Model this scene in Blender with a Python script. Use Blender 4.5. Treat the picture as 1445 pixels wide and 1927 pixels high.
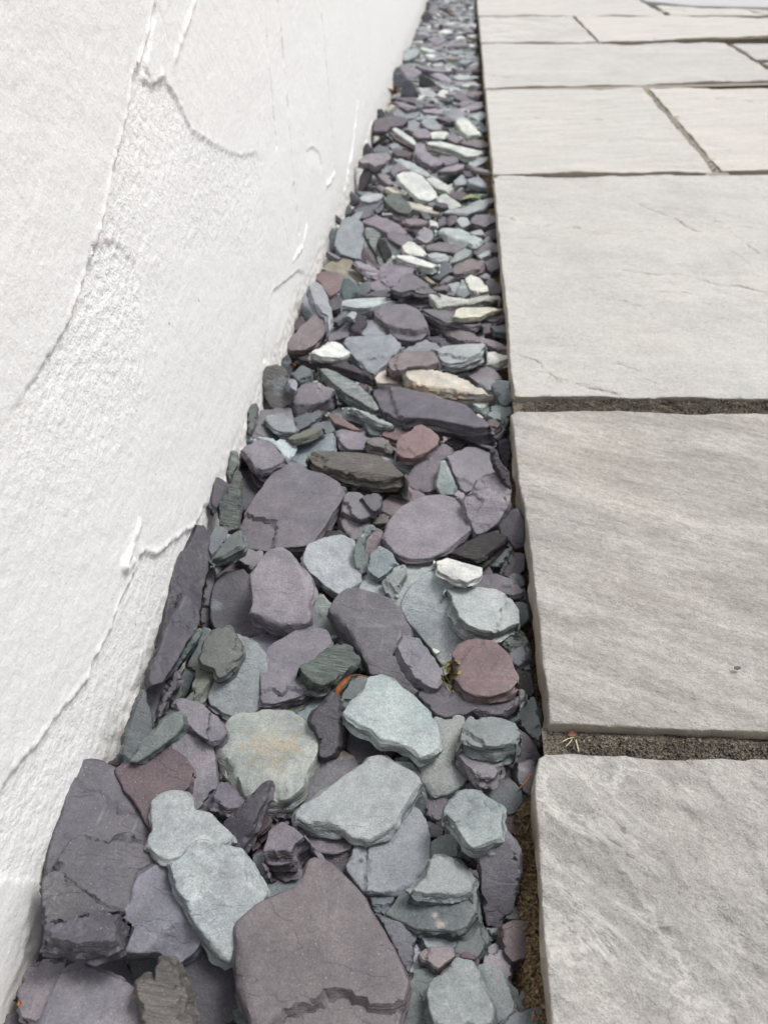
import bpy, bmesh, math, random
import numpy as np
from mathutils import Matrix, Vector
from mathutils.kdtree import KDTree
from mathutils.geometry import delaunay_2d_cdt

for o in list(bpy.data.objects):
    bpy.data.objects.remove(o)
scene = bpy.context.scene
COL = scene.collection

# ------------------------------------------------------------------ camera
PW, PH = 1445.0, 1927.0                 # size of the photograph the measurements were taken from
FPX, CX, CY = 1447.0, 722.5, 963.5
CAM_H = 0.28                            # metres above the paving
_f = np.array([881 - CX, -197 - CY, FPX]); _f /= np.linalg.norm(_f)
_d = np.array([88.0, (88.0 * (881 - CX) + FPX * FPX) / (197 + CY), FPX]); _d /= np.linalg.norm(_d)
_u = -_d
ROT = np.stack([np.cross(_f, _u), _f, _u])     # rows: world x, y, z in camera axes (x right, y down, z forward)
CAM = np.array([0.0, 0.0, CAM_H])

cam_data = bpy.data.cameras.new('camera')
cam = bpy.data.objects.new('camera', cam_data); COL.objects.link(cam)
r_, u_, b_ = ROT @ np.array([1., 0, 0]), ROT @ np.array([0, -1., 0]), ROT @ np.array([0, 0, -1.])
cam.matrix_world = Matrix(((r_[0], u_[0], b_[0], 0), (r_[1], u_[1], b_[1], 0), (r_[2], u_[2], b_[2], CAM_H), (0, 0, 0, 1)))
cam_data.sensor_fit = 'VERTICAL'; cam_data.sensor_height = 36.0; cam_data.sensor_width = 27.0
cam_data.lens = FPX / PH * 36.0
cam_data.clip_start = 0.01; cam_data.clip_end = 500
cam_data.dof.use_dof = True
cam_data.dof.focus_distance = 0.33
cam_data.dof.aperture_fstop = 17.0
scene.camera = cam

# ------------------------------------------------------------------ sky, sun, exposure
SUN_EL, SUN_AZ = math.radians(60), math.radians(62)     # azimuth from +y towards +x
world = bpy.data.worlds.new('World'); scene.world = world; world.use_nodes = True
wn = world.node_tree.nodes; wl = world.node_tree.links
sky = wn.new('ShaderNodeTexSky'); sky.sky_type = 'NISHITA'; sky.sun_disc = False
sky.sun_elevation = SUN_EL; sky.sun_rotation = SUN_AZ
sky.air_density = 1.0; sky.dust_density = 6.0; sky.ozone_density = 1.0
hs = wn.new('ShaderNodeHueSaturation'); hs.inputs['Saturation'].default_value = 0.34
wl.new(sky.outputs[0], hs.inputs['Color']); wl.new(hs.outputs[0], wn['Background'].inputs[0])
wn['Background'].inputs[1].default_value = 0.092
sl = bpy.data.lights.new('sun', 'SUN'); sl.energy = 1.5; sl.angle = math.radians(18); sl.color = (1.0, 0.98, 0.955)
so = bpy.data.objects.new('sun', sl); COL.objects.link(so)
sd = Vector((math.sin(SUN_AZ) * math.cos(SUN_EL), math.cos(SUN_AZ) * math.cos(SUN_EL), math.sin(SUN_EL)))
so.rotation_euler = sd.to_track_quat('Z', 'Y').to_euler()
scene.view_settings.view_transform = 'Standard'; scene.view_settings.look = 'None'
scene.view_settings.gamma = 1.0; scene.view_settings.use_curve_mapping = False
scene.view_settings.exposure = 0.45

# ------------------------------------------------------------------ helpers
def ray(p):
    p = np.atleast_2d(np.asarray(p, float))
    return np.stack([p[:, 0] - CX, p[:, 1] - CY, np.full(len(p), FPX)], 1) @ ROT.T
def on_plane(p, n, k):                       # points where the sight lines meet the plane n.x = k
    r = ray(p); t = (k - n @ CAM) / (r @ n)
    return CAM + r * t[:, None]
def on_z(p, z=0.0): return on_plane(p, np.array([0, 0, 1.]), z)
def on_x(p, x): return on_plane(p, np.array([1., 0, 0]), x)
def project(P):
    q = (np.atleast_2d(P) - CAM) @ ROT
    return np.stack([CX + FPX * q[:, 0] / q[:, 2], CY + FPX * q[:, 1] / q[:, 2]], 1)
def inside(P, poly):
    x, y = P[:, 0], P[:, 1]; c = np.zeros(len(P), bool)
    a = poly; b = np.roll(poly, -1, 0)
    for (x1, y1), (x2, y2) in zip(a, b):
        if y1 == y2: continue
        c ^= ((y1 > y) != (y2 > y)) & (x < (x2 - x1) * (y - y1) / (y2 - y1) + x1)
    return c
def seg_dist(P, A, B, chunk=4000):
    out = np.empty(len(P)); d = B - A; L = np.maximum((d * d).sum(1), 1e-18)
    for i in range(0, len(P), chunk):
        p = P[i:i + chunk, None, :]
        t = np.clip(((p - A) * d).sum(2) / L, 0, 1)
        out[i:i + chunk] = np.sqrt((((p - A) - t[:, :, None] * d) ** 2).sum(2).min(1))
    return out
def poly_dist(P, poly):
    if len(P) * len(poly) < 250000: return seg_dist(P, poly, np.roll(poly, -1, 0))
    per = np.linalg.norm(poly - np.roll(poly, 1, 0), axis=1).sum()
    q = resample(poly, max(per / 6000, .00012))
    kd = KDTree(len(q))
    for i, v in enumerate(q): kd.insert((v[0], v[1], 0), i)
    kd.balance()
    return np.array([kd.find((v[0], v[1], 0))[2] for v in P])
def line_dist(P, line): return seg_dist(P, line[:-1], line[1:])
def _hash(ix, iy, seed):
    h = (ix.astype(np.int64) * 374761393 + iy.astype(np.int64) * 668265263 + seed * 1442695041) & 0xFFFFFFFF
    h = ((h ^ (h >> 13)) * 1274126177) & 0xFFFFFFFF
    return ((h ^ (h >> 16)) & 0xFFFFFF) / float(0xFFFFFF)
def vnoise(x, y, seed=0):                    # gradient noise, about -1..1
    ix, iy = np.floor(x), np.floor(y); fx, fy = x - ix, y - iy
    def g(dx, dy):
        a = _hash(ix + dx, iy + dy, seed) * 2 * math.pi
        return np.cos(a) * (fx - dx) + np.sin(a) * (fy - dy)
    sx = fx * fx * fx * (fx * (fx * 6 - 15) + 10); sy = fy * fy * fy * (fy * (fy * 6 - 15) + 10)
    return 1.5 * ((g(0, 0) * (1 - sx) + g(1, 0) * sx) * (1 - sy) + (g(0, 1) * (1 - sx) + g(1, 1) * sx) * sy)
def fbm(x, y, seed=0, oct=4, gain=.5):
    s = 0; a = 1.0
    for i in range(oct):
        s = s + a * vnoise(x * 2 ** i + 17.3 * i, y * 2 ** i - 9.1 * i, seed + i); a *= gain
    return s
def sstep(e0, e1, x):
    t = np.clip((x - e0) / (e1 - e0), 0, 1); return t * t * (3 - 2 * t)
def terrace(h, step, sharp):                 # cleavage steps: flats joined by short risers
    q = h / step; f = np.floor(q); r = q - f
    return (f + sstep(.5 - sharp, .5 + sharp, r)) * step
def resample(poly, sp):
    poly = np.asarray(poly, float); nx = np.roll(poly, -1, 0); out = []
    for a, b in zip(poly, nx):
        m = max(1, int(round(np.linalg.norm(b - a) / sp)))
        out += [a + (b - a) * i / m for i in range(m)]
    return np.array(out)
def chaikin(poly, q=.25):
    nx = np.roll(poly, -1, 0)
    return np.stack([poly * (1 - q) + nx * q, poly * q + nx * (1 - q)], 1).reshape(-1, 2)
def area(poly):
    x, y = poly[:, 0], poly[:, 1]
    return .5 * np.sum(x * np.roll(y, -1) - np.roll(x, -1) * y)
def outnormal(poly):
    t = np.roll(poly, -1, 0) - np.roll(poly, 1, 0)
    n = np.stack([t[:, 1], -t[:, 0]], 1)
    return n / np.maximum(np.linalg.norm(n, axis=1), 1e-12)[:, None]

def plate(poly, thick, res, seed, bevel=.0015, rough=.0003, height=None, layers=4, wob=.0006, edge=.0004, coarse=1.0, extra=None):
    """Closed plate: outline in its own plane, top at z=0 with relief, layered sides, flat underside. Returns verts, faces."""
    rs = np.random.RandomState(seed)
    if area(poly) < 0: poly = poly[::-1]
    o = resample(poly, res)
    s = rs.uniform(0, 50, 2)
    o = o + outnormal(o) * (edge * fbm(o[:, 0] / (res * 6) + s[0], o[:, 1] / (res * 6) + s[1], seed, 3))[:, None]
    n = len(o); nrm = outnormal(o)
    lo, hi = o.min(0), o.max(0)
    g = res * coarse
    xs = np.arange(lo[0], hi[0], g); ys = np.arange(lo[1], hi[1], g * .87)
    gx, gy = np.meshgrid(xs, ys); gx = gx + (np.arange(len(ys)) % 2)[:, None] * g * .5
    pts = np.stack([gx.ravel(), gy.ravel()], 1) + rs.uniform(-.18, .18, (gx.size, 2)) * g
    pts = pts[inside(pts, o)]
    cand = []
    dist = poly_dist(pts, o) if len(pts) else np.zeros(0)
    pts = pts[dist > bevel + .35 * g]
    if extra is not None and len(extra):                  # finer mesh along traced cracks and ridges
        ex = extra[inside(extra, o)]; ex = ex[poly_dist(ex, o) > bevel * 1.2]; pts = np.concatenate([pts, ex])
    for fr in (.12, .4, .75, 1.0):
        q = o - nrm * bevel * fr
        k = inside(q, o)
        q = q[k]
        if len(q):
            q = q[poly_dist(q, o) > bevel * fr * .93]
            cand.append(q[::1 if fr < .5 else 1])
    allp = np.concatenate([o] + cand + [pts]) if len(pts) else np.concatenate([o] + cand)
    edges = [(i, (i + 1) % n) for i in range(n)]
    res_ = delaunay_2d_cdt([Vector((p[0], p[1])) for p in allp], edges, [list(range(n))], 1, 1e-7)
    V = np.array([(v[0], v[1]) for v in res_[0]]); F = [list(f) for f in res_[2]]; orig = res_[3]
    idx = {}
    for i, l in enumerate(orig):
        for k in l:
            if k < n: idx[k] = i
    ring = [idx.get(k) for k in range(n)]
    if any(r is None for r in ring): ring = [int(np.argmin(((V - o[k]) ** 2).sum(1))) for k in range(n)]
    ring = [r for i, r in enumerate(ring) if r != ring[i - 1]]
    n = len(ring)
    d = poly_dist(V, o)
    t = np.clip(1 - d / bevel, 0, 1)
    bl = bevel * (.7 + .5 * fbm(V[:, 0] / .012 + 5, V[:, 1] / .012, seed + 7, 2))
    h = -bl * (1 - np.sqrt(np.maximum(1 - t * t, 0)))
    h = h + rough * fbm(V[:, 0] / .014 + s[1], V[:, 1] / .014 + s[0], seed + 3, 4)
    if height is not None: h = h + height(V, d)
    verts = [(V[i, 0], V[i, 1], h[i]) for i in range(len(V))]
    faces = list(F)
    O = V[ring]; nr = outnormal(O); h0 = h[ring]
    ang = np.cumsum(np.linalg.norm(O - np.roll(O, 1, 0), axis=1))
    prev = ring
    for L in range(1, layers + 1):
        fz = L / layers
        if L < layers: fz += rs.uniform(-.35, .35) / layers
        z = h0 * (1 - fz) - thick * fz
        off = wob * (rs.uniform(-.5, 1.0) + 1.1 * fbm(ang / (res * 9), np.full(n, L * 3.1), seed + 20 + L, 3)) - (wob * 1.5 if L == layers else 0)
        b = len(verts)
        verts += [(O[i, 0] + nr[i, 0] * off[i], O[i, 1] + nr[i, 1] * off[i], z[i]) for i in range(n)]
        cur = list(range(b, b + n))
        for i in range(n):
            j = (i + 1) % n
            faces.append((prev[i], cur[i], cur[j], prev[j]))
        prev = cur
    faces.append(tuple(prev[::-1]))
    return verts, faces

def mesh_of(name, verts, faces, mat, tint=None, sharp=38):
    me = bpy.data.meshes.new(name); me.from_pydata(verts, [], faces); me.update()
    me.polygons.foreach_set('use_smooth', np.ones(len(me.polygons), bool))
    me.set_sharp_from_angle(angle=math.radians(sharp))
    if tint is not None:
        a = me.attributes.new('tint', 'FLOAT_COLOR', 'POINT')
        arr = np.asarray(tint, np.float32)
        if arr.ndim == 1: arr = np.tile(arr, (len(verts), 1))
        a.data.foreach_set('color', arr.ravel())
    me.materials.append(mat)
    return me
def link(name, me, parent=None, loc=None, **props):
    o = bpy.data.objects.new(name, me); COL.objects.link(o)
    if parent is not None: o.parent = parent
    if loc is not None: o.location = loc
    for k, v in props.items(): o[k] = v
    return o

# ------------------------------------------------------------------ materials
class NT:
    def __init__(s, name):
        s.m = bpy.data.materials.new(name); s.m.use_nodes = True
        s.n = s.m.node_tree.nodes; s.l = s.m.node_tree.links
        s.bsdf = s.n['Principled BSDF']; s.out = s.n['Material Output']
        s.tc = s.n.new('ShaderNodeTexCoord')
        info = s.n.new('ShaderNodeObjectInfo'); vm = s.n.new('ShaderNodeVectorMath'); vm.operation = 'MULTIPLY_ADD'
        s.l.new(info.outputs['Random'], vm.inputs[0]); vm.inputs[1].default_value = (3.1, 5.3, 4.7)
        s.l.new(s.tc.outputs['Object'], vm.inputs[2])
        of = s.n.new('ShaderNodeVectorMath'); of.operation = 'ADD'; of.inputs[1].default_value = (7.31, 3.77, 5.13)
        s.l.new(vm.outputs[0], of.inputs[0]); s.obj = of.outputs[0]       # each thing gets its own piece of the pattern
    def add(s, t, **kw):
        k = s.n.new(t)
        for a, b in kw.items():
            if hasattr(k, a): setattr(k, a, b)
        return k
    def link(s, a, b): s.l.new(a, b)
    def mapped(s, scale, src=None):
        m = s.add('ShaderNodeMapping'); m.inputs['Scale'].default_value = scale
        s.link(src or s.obj, m.inputs[0]); return m.outputs[0]
    def noise(s, scale, detail=4, rough=.55, vec=None, dist=0):
        k = s.add('ShaderNodeTexNoise'); k.inputs['Scale'].default_value = scale
        k.inputs['Detail'].default_value = detail; k.inputs['Roughness'].default_value = rough; k.inputs['Distortion'].default_value = dist
        s.link(vec or s.obj, k.inputs['Vector']); return k.outputs['Fac']
    def voro(s, scale, vec=None, feature='F1'):
        k = s.add('ShaderNodeTexVoronoi', feature=feature); k.inputs['Scale'].default_value = scale
        s.link(vec or s.obj, k.inputs['Vector']); return k.outputs['Distance']
    def ramp(s, f, a, b, c0=(0, 0, 0, 1), c1=(1, 1, 1, 1)):
        k = s.add('ShaderNodeValToRGB'); k.color_ramp.elements[0].position = a; k.color_ramp.elements[1].position = b
        k.color_ramp.elements[0].color = c0; k.color_ramp.elements[1].color = c1
        s.link(f, k.inputs[0]); return k.outputs[0]
    def math(s, op, a, b=None, clamp=False):
        k = s.add('ShaderNodeMath', operation=op, use_clamp=clamp)
        for i, v in enumerate((a, b)):
            if v is None: continue
            if isinstance(v, (int, float)): k.inputs[i].default_value = v
            else: s.link(v, k.inputs[i])
        return k.outputs[0]
    def mix(s, f, a, b, mode='MIX'):
        k = s.add('ShaderNodeMix', data_type='RGBA', blend_type=mode)
        for i, v in ((0, f), (6, a), (7, b)):
            if isinstance(v, (int, float)): k.inputs[i].default_value = v
            elif isinstance(v, tuple): k.inputs[i].default_value = v
            else: s.link(v, k.inputs[i])
        return k.outputs[2]
    def bump(s, h, dist, strength=1.0, prev=None):
        k = s.add('ShaderNodeBump'); k.inputs['Distance'].default_value = dist; k.inputs['Strength'].default_value = strength
        s.link(h, k.inputs['Height'])
        if prev: s.link(prev, k.inputs['Normal'])
        return k.outputs[0]

def slate_material():
    t = NT('slate'); at = t.add('ShaderNodeAttribute', attribute_name='tint')
    base = at.outputs['Color']; streak = at.outputs['Alpha']
    big = t.noise(70, 4, .6); fine = t.noise(1500, 3, .6); med = t.noise(330, 4, .6)
    lam = t.noise(90, 4, .65, t.mapped((1, 1, 14)))          # beds seen on the broken sides
    grain = t.noise(120, 5, .7, t.mapped((1, 9, 3)))         # fibrous streaks along one direction
    v = t.math('MULTIPLY_ADD', big, .55); t.n[-1].inputs[2].default_value = .72
    c = t.mix(1.0, base, t.mix(1.0, (1, 1, 1, 1), t.ramp(big, .3, .72, (.72, .73, .76, 1), (1.22, 1.2, 1.18, 1)), 'MULTIPLY'), 'MULTIPLY')
    c = t.mix(1.0, c, t.ramp(med, .3, .7, (.87, .87, .87, 1), (1.12, 1.12, 1.12, 1)), 'MULTIPLY')
    c = t.mix(1.0, c, t.ramp(fine, .35, .66, (.82, .82, .82, 1), (1.2, 1.2, 1.2, 1)), 'MULTIPLY')
    c = t.mix(1.0, c, t.ramp(t.noise(700, 3, .7), .3, .72, (.84, .84, .85, 1), (1.17, 1.17, 1.16, 1)), 'MULTIPLY')
    c = t.mix(t.math('MULTIPLY', t.ramp(t.noise(38, 4, .65, None, .6), .46, .68), .28), c, t.mix(1.0, c, (.86, 1.03, 1.06, 1), 'MULTIPLY'))
    dust = t.math('MULTIPLY', t.ramp(t.noise(55, 5, .7), .5, .74), t.ramp(t.noise(420, 3, .7), .4, .62))
    c = t.mix(t.math('MULTIPLY', dust, .22), c, (.42, .41, .39, 1))
    geo = t.add('ShaderNodeNewGeometry')
    # side faces carry the bedding lines
    vt = t.add('ShaderNodeVectorTransform', vector_type='NORMAL', convert_from='WORLD', convert_to='OBJECT')
    t.link(geo.outputs['Normal'], vt.inputs[0])
    sx = t.add('ShaderNodeSeparateXYZ'); t.link(vt.outputs[0], sx.inputs[0])
    side = t.math('SUBTRACT', 1.0, t.math('ABSOLUTE', sx.outputs['Z']), True)
    side = t.ramp(side, .2, .6)
    c = t.mix(side, c, t.mix(1.0, c, t.ramp(lam, .34, .68, (.62, .6, .6, 1), (1.3, 1.3, 1.28, 1)), 'MULTIPLY'))
    c = t.mix(streak, c, t.mix(1.0, c, t.ramp(grain, .36, .66, (.5, .5, .5, 1), (1.5, 1.48, 1.42, 1)), 'MULTIPLY'))
    # mineral specks and hairline veins
    sp = t.ramp(t.voro(640), .08, .2, (1, 1, 1, 1), (0, 0, 0, 1))
    spm = t.math('MULTIPLY', sp, t.ramp(t.noise(190, 3, .7), .46, .66))
    c = t.mix(t.math('MULTIPLY', spm, .42), c, (.55, .56, .55, 1))
    scr = t.ramp(t.noise(60, 3, .5, t.mapped((7, .5, 1))), .66, .72)
    vm = t.math('MULTIPLY', scr, t.ramp(t.noise(40, 2), .5, .62))
    c = t.mix(t.math('MULTIPLY', vm, .22), c, (.45, .47, .47, 1))
    pit = t.ramp(t.voro(300, t.mapped((1, .55, 1))), .06, .14, (1, 1, 1, 1), (0, 0, 0, 1))
    pm = t.math('MULTIPLY', pit, t.ramp(t.noise(60, 2), .55, .63))
    c = t.mix(t.math('MULTIPLY', pm, .35), c, t.mix(1.0, c, (.4, .4, .4, 1), 'MULTIPLY'))
    t.link(c, t.bsdf.inputs['Base Color'])
    t.link(t.ramp(med, .3, .7, (.44, .44, .44, 1), (.66, .66, .66, 1)), t.bsdf.inputs['Roughness'])
    t.bsdf.inputs['Specular IOR Level'].default_value = .5
    # relief: cleavage terraces, grain, pits
    cl = t.noise(17, 4, .55, t.mapped((1, 2.6, 1)))
    q = t.math('MULTIPLY', cl, 5.0); fr = t.math('FRACT', q); fl = t.math('FLOOR', q)
    ter = t.math('ADD', fl, t.ramp(fr, .48, .52))
    b = t.bump(ter, .00026, .65)
    b = t.bump(t.noise(300, 4, .6), .00045, .5, b)
    b = t.bump(t.noise(900, 4, .7), .00028, .9, b)
    b = t.bump(fine, .00016, .8, b)
    b = t.bump(pm, .0005, -.6, b)
    lamb = t.math('MULTIPLY', lam, side); b = t.bump(lamb, .0022, .9, b)
    gs = t.math('MULTIPLY', grain, streak); b = t.bump(gs, .0025, .9, b)
    t.link(b, t.bsdf.inputs['Normal'])
    return t.m
SLATE = slate_material()

def slab_material(name, base, warm, grain_scale=(1, 3.2, 1), contrast=1.0, rot=0.35, veins=0.0):
    t = NT(name)
    def turned(sy):                                       # stretch the pattern along the bedding direction
        m = t.add('ShaderNodeMapping', vector_type='TEXTURE'); m.inputs['Rotation'].default_value = (0, 0, rot)
        m.inputs['Scale'].default_value = (1, 1 / sy, 1); t.link(t.obj, m.inputs[0]); return m.outputs[0]
    mv = turned(grain_scale[1] / grain_scale[0]); mv2 = turned(1.7)
    streak = t.noise(11, 4, .55, mv, .4); streak2 = t.noise(70, 5, .65, mv, .2)
    blot = t.noise(9, 4, .6); fine = t.noise(1300, 3, .6); med = t.noise(300, 4, .65)
    k = contrast
    c = t.mix(t.ramp(blot, .4, .68), base + (1,), warm + (1,))
    c = t.mix(1.0, c, t.ramp(streak, .33, .68, (1 - .17 * k, 1 - .175 * k, 1 - .18 * k, 1), (1 + .13 * k, 1 + .13 * k, 1 + .13 * k, 1)), 'MULTIPLY')
    c = t.mix(1.0, c, t.ramp(streak2, .33, .68, (1 - .10 * k,) * 3 + (1,), (1 + .10 * k,) * 3 + (1,)), 'MULTIPLY')
    streak3 = t.noise(330, 4, .75, mv2)
    c = t.mix(1.0, c, t.ramp(streak3, .34, .67, (1 - .12 * k,) * 3 + (1,), (1 + .11 * k,) * 3 + (1,)), 'MULTIPLY')
    c = t.mix(1.0, c, t.ramp(med, .35, .66, (.92, .92, .91, 1), (1.08, 1.08, 1.08, 1)), 'MULTIPLY')
    c = t.mix(1.0, c, t.ramp(fine, .36, .64, (.84, .84, .84, 1), (1.15, 1.15, 1.14, 1)), 'MULTIPLY')
    if veins:
        rv = t.ramp(t.math('ABSOLUTE', t.math('SUBTRACT', t.noise(22, 6, .68, mv, .5), .5)), .0, .035, (1, 1, 1, 1), (0, 0, 0, 1))
        rv = t.math('MULTIPLY', rv, t.ramp(t.noise(30, 3), .42, .6))
        c = t.mix(t.math('MULTIPLY', rv, veins), c, (.66, .65, .62, 1))
    sp = t.ramp(t.voro(34), .02, .035, (1, 1, 1, 1), (0, 0, 0, 1))
    spm = t.math('MULTIPLY', sp, t.ramp(t.noise(21, 2), .58, .62))
    c = t.mix(t.math('MULTIPLY', spm, .8), c, (.05, .045, .04, 1))
    # quarried sides are darker, earthy stone
    geo = t.add('ShaderNodeNewGeometry'); sx = t.add('ShaderNodeSeparateXYZ'); t.link(geo.outputs['True Normal'], sx.inputs[0])
    side = t.ramp(sx.outputs['Z'], .35, .75, (1, 1, 1, 1), (0, 0, 0, 1))
    c = t.mix(side, c, t.mix(t.noise(120, 4, .6), (.25, .225, .18, 1), (.47, .43, .36, 1)))
    t.link(c, t.bsdf.inputs['Base Color'])
    t.bsdf.inputs['Roughness'].default_value = .62; t.bsdf.inputs['Specular IOR Level'].default_value = .35
    b = t.bump(streak2, .0016, .6); b = t.bump(streak3, .0010, .8, b)
    b = t.bump(t.noise(160, 5, .6), .0012, .5, b)
    b = t.bump(med, .0010, .9, b); b = t.bump(fine, .00045, .9, b)
    t.link(b, t.bsdf.inputs['Normal'])
    return t.m

def wall_material():
    t = NT('white_render')
    at = t.add('ShaderNodeAttribute', attribute_name='tint'); rg = at.outputs['Alpha']
    fine = t.noise(620, 4, .6); med = t.noise(240, 4, .6); big = t.noise(6, 3, .5)
    c = t.mix(t.ramp(big, .3, .7), (.85, .853, .857, 1), (.87, .873, .878, 1))
    c = t.mix(1.0, c, t.ramp(fine, .3, .6, (.93, .93, .925, 1), (1.02, 1.02, 1.02, 1)), 'MULTIPLY')
    sp = t.ramp(t.voro(90, t.mapped((1, .6, .45))), .03, .055, (1, 1, 1, 1), (0, 0, 0, 1))
    spm = t.math('MULTIPLY', sp, t.ramp(t.noise(38, 2), .52, .6))
    c = t.mix(t.math('MULTIPLY', spm, .7), c, (.16, .15, .14, 1))
    # splash dirt just above the stones
    ps = t.add('ShaderNodeSeparateXYZ'); t.link(t.tc.outputs['Object'], ps.inputs[0])
    zz = t.math('ADD', ps.outputs['Z'], t.math('MULTIPLY', t.noise(60, 4, .6), .018))
    dirt = t.ramp(zz, .0, .03, (1, 1, 1, 1), (0, 0, 0, 1))
    c = t.mix(t.math('MULTIPLY', dirt, .30), c, (.50, .46, .38, 1))
    t.link(c, t.bsdf.inputs['Base Color'])
    t.bsdf.inputs['Roughness'].default_value = .8; t.bsdf.inputs['Specular IOR Level'].default_value = .25
    k = t.math('MULTIPLY_ADD', rg, .6); t.n[-1].inputs[2].default_value = .1
    b = t.bump(t.noise(380, 3, .5), .0009, .5); t.link(k, t.n[-1].inputs['Strength'])
    b = t.bump(t.noise(760, 2, .5), .0005, .5, b); t.link(k, t.n[-1].inputs['Strength'])
    b = t.bump(t.noise(1500, 2, .6), .0002, .5, b)
    t.link(b, t.bsdf.inputs['Normal'])
    return t.m

def soil_material(name, dark, light, scale=700):
    t = NT(name)
    n1 = t.noise(scale, 4, .7); n2 = t.noise(scale * .22, 3, .6); n3 = t.noise(scale * .05, 3, .6)
    c = t.mix(t.ramp(n1, .36, .66), dark + (1,), light + (1,))
    c = t.mix(1.0, c, t.ramp(n2, .3, .7, (.6, .6, .6, 1), (1.3, 1.28, 1.22, 1)), 'MULTIPLY')
    c = t.mix(1.0, c, t.ramp(n3, .3, .7, (.75, .74, .72, 1), (1.2, 1.18, 1.12, 1)), 'MULTIPLY')
    t.link(c, t.bsdf.inputs['Base Color']); t.bsdf.inputs['Roughness'].default_value = .95
    t.bsdf.inputs['Specular IOR Level'].default_value = .15
    b = t.bump(n2, .004, .8); b = t.bump(n1, .0016, .9, b); t.link(b, t.bsdf.inputs['Normal'])
    return t.m

def leaf_material(name, c0, c1, scale=260):
    t = NT(name)
    n = t.noise(scale, 4, .6)
    t.link(t.mix(t.ramp(n, .35, .65), c0 + (1,), c1 + (1,)), t.bsdf.inputs['Base Color'])
    t.bsdf.inputs['Roughness'].default_value = .6
    t.link(t.bump(n, .0006, .6), t.bsdf.inputs['Normal'])
    return t.m

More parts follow.
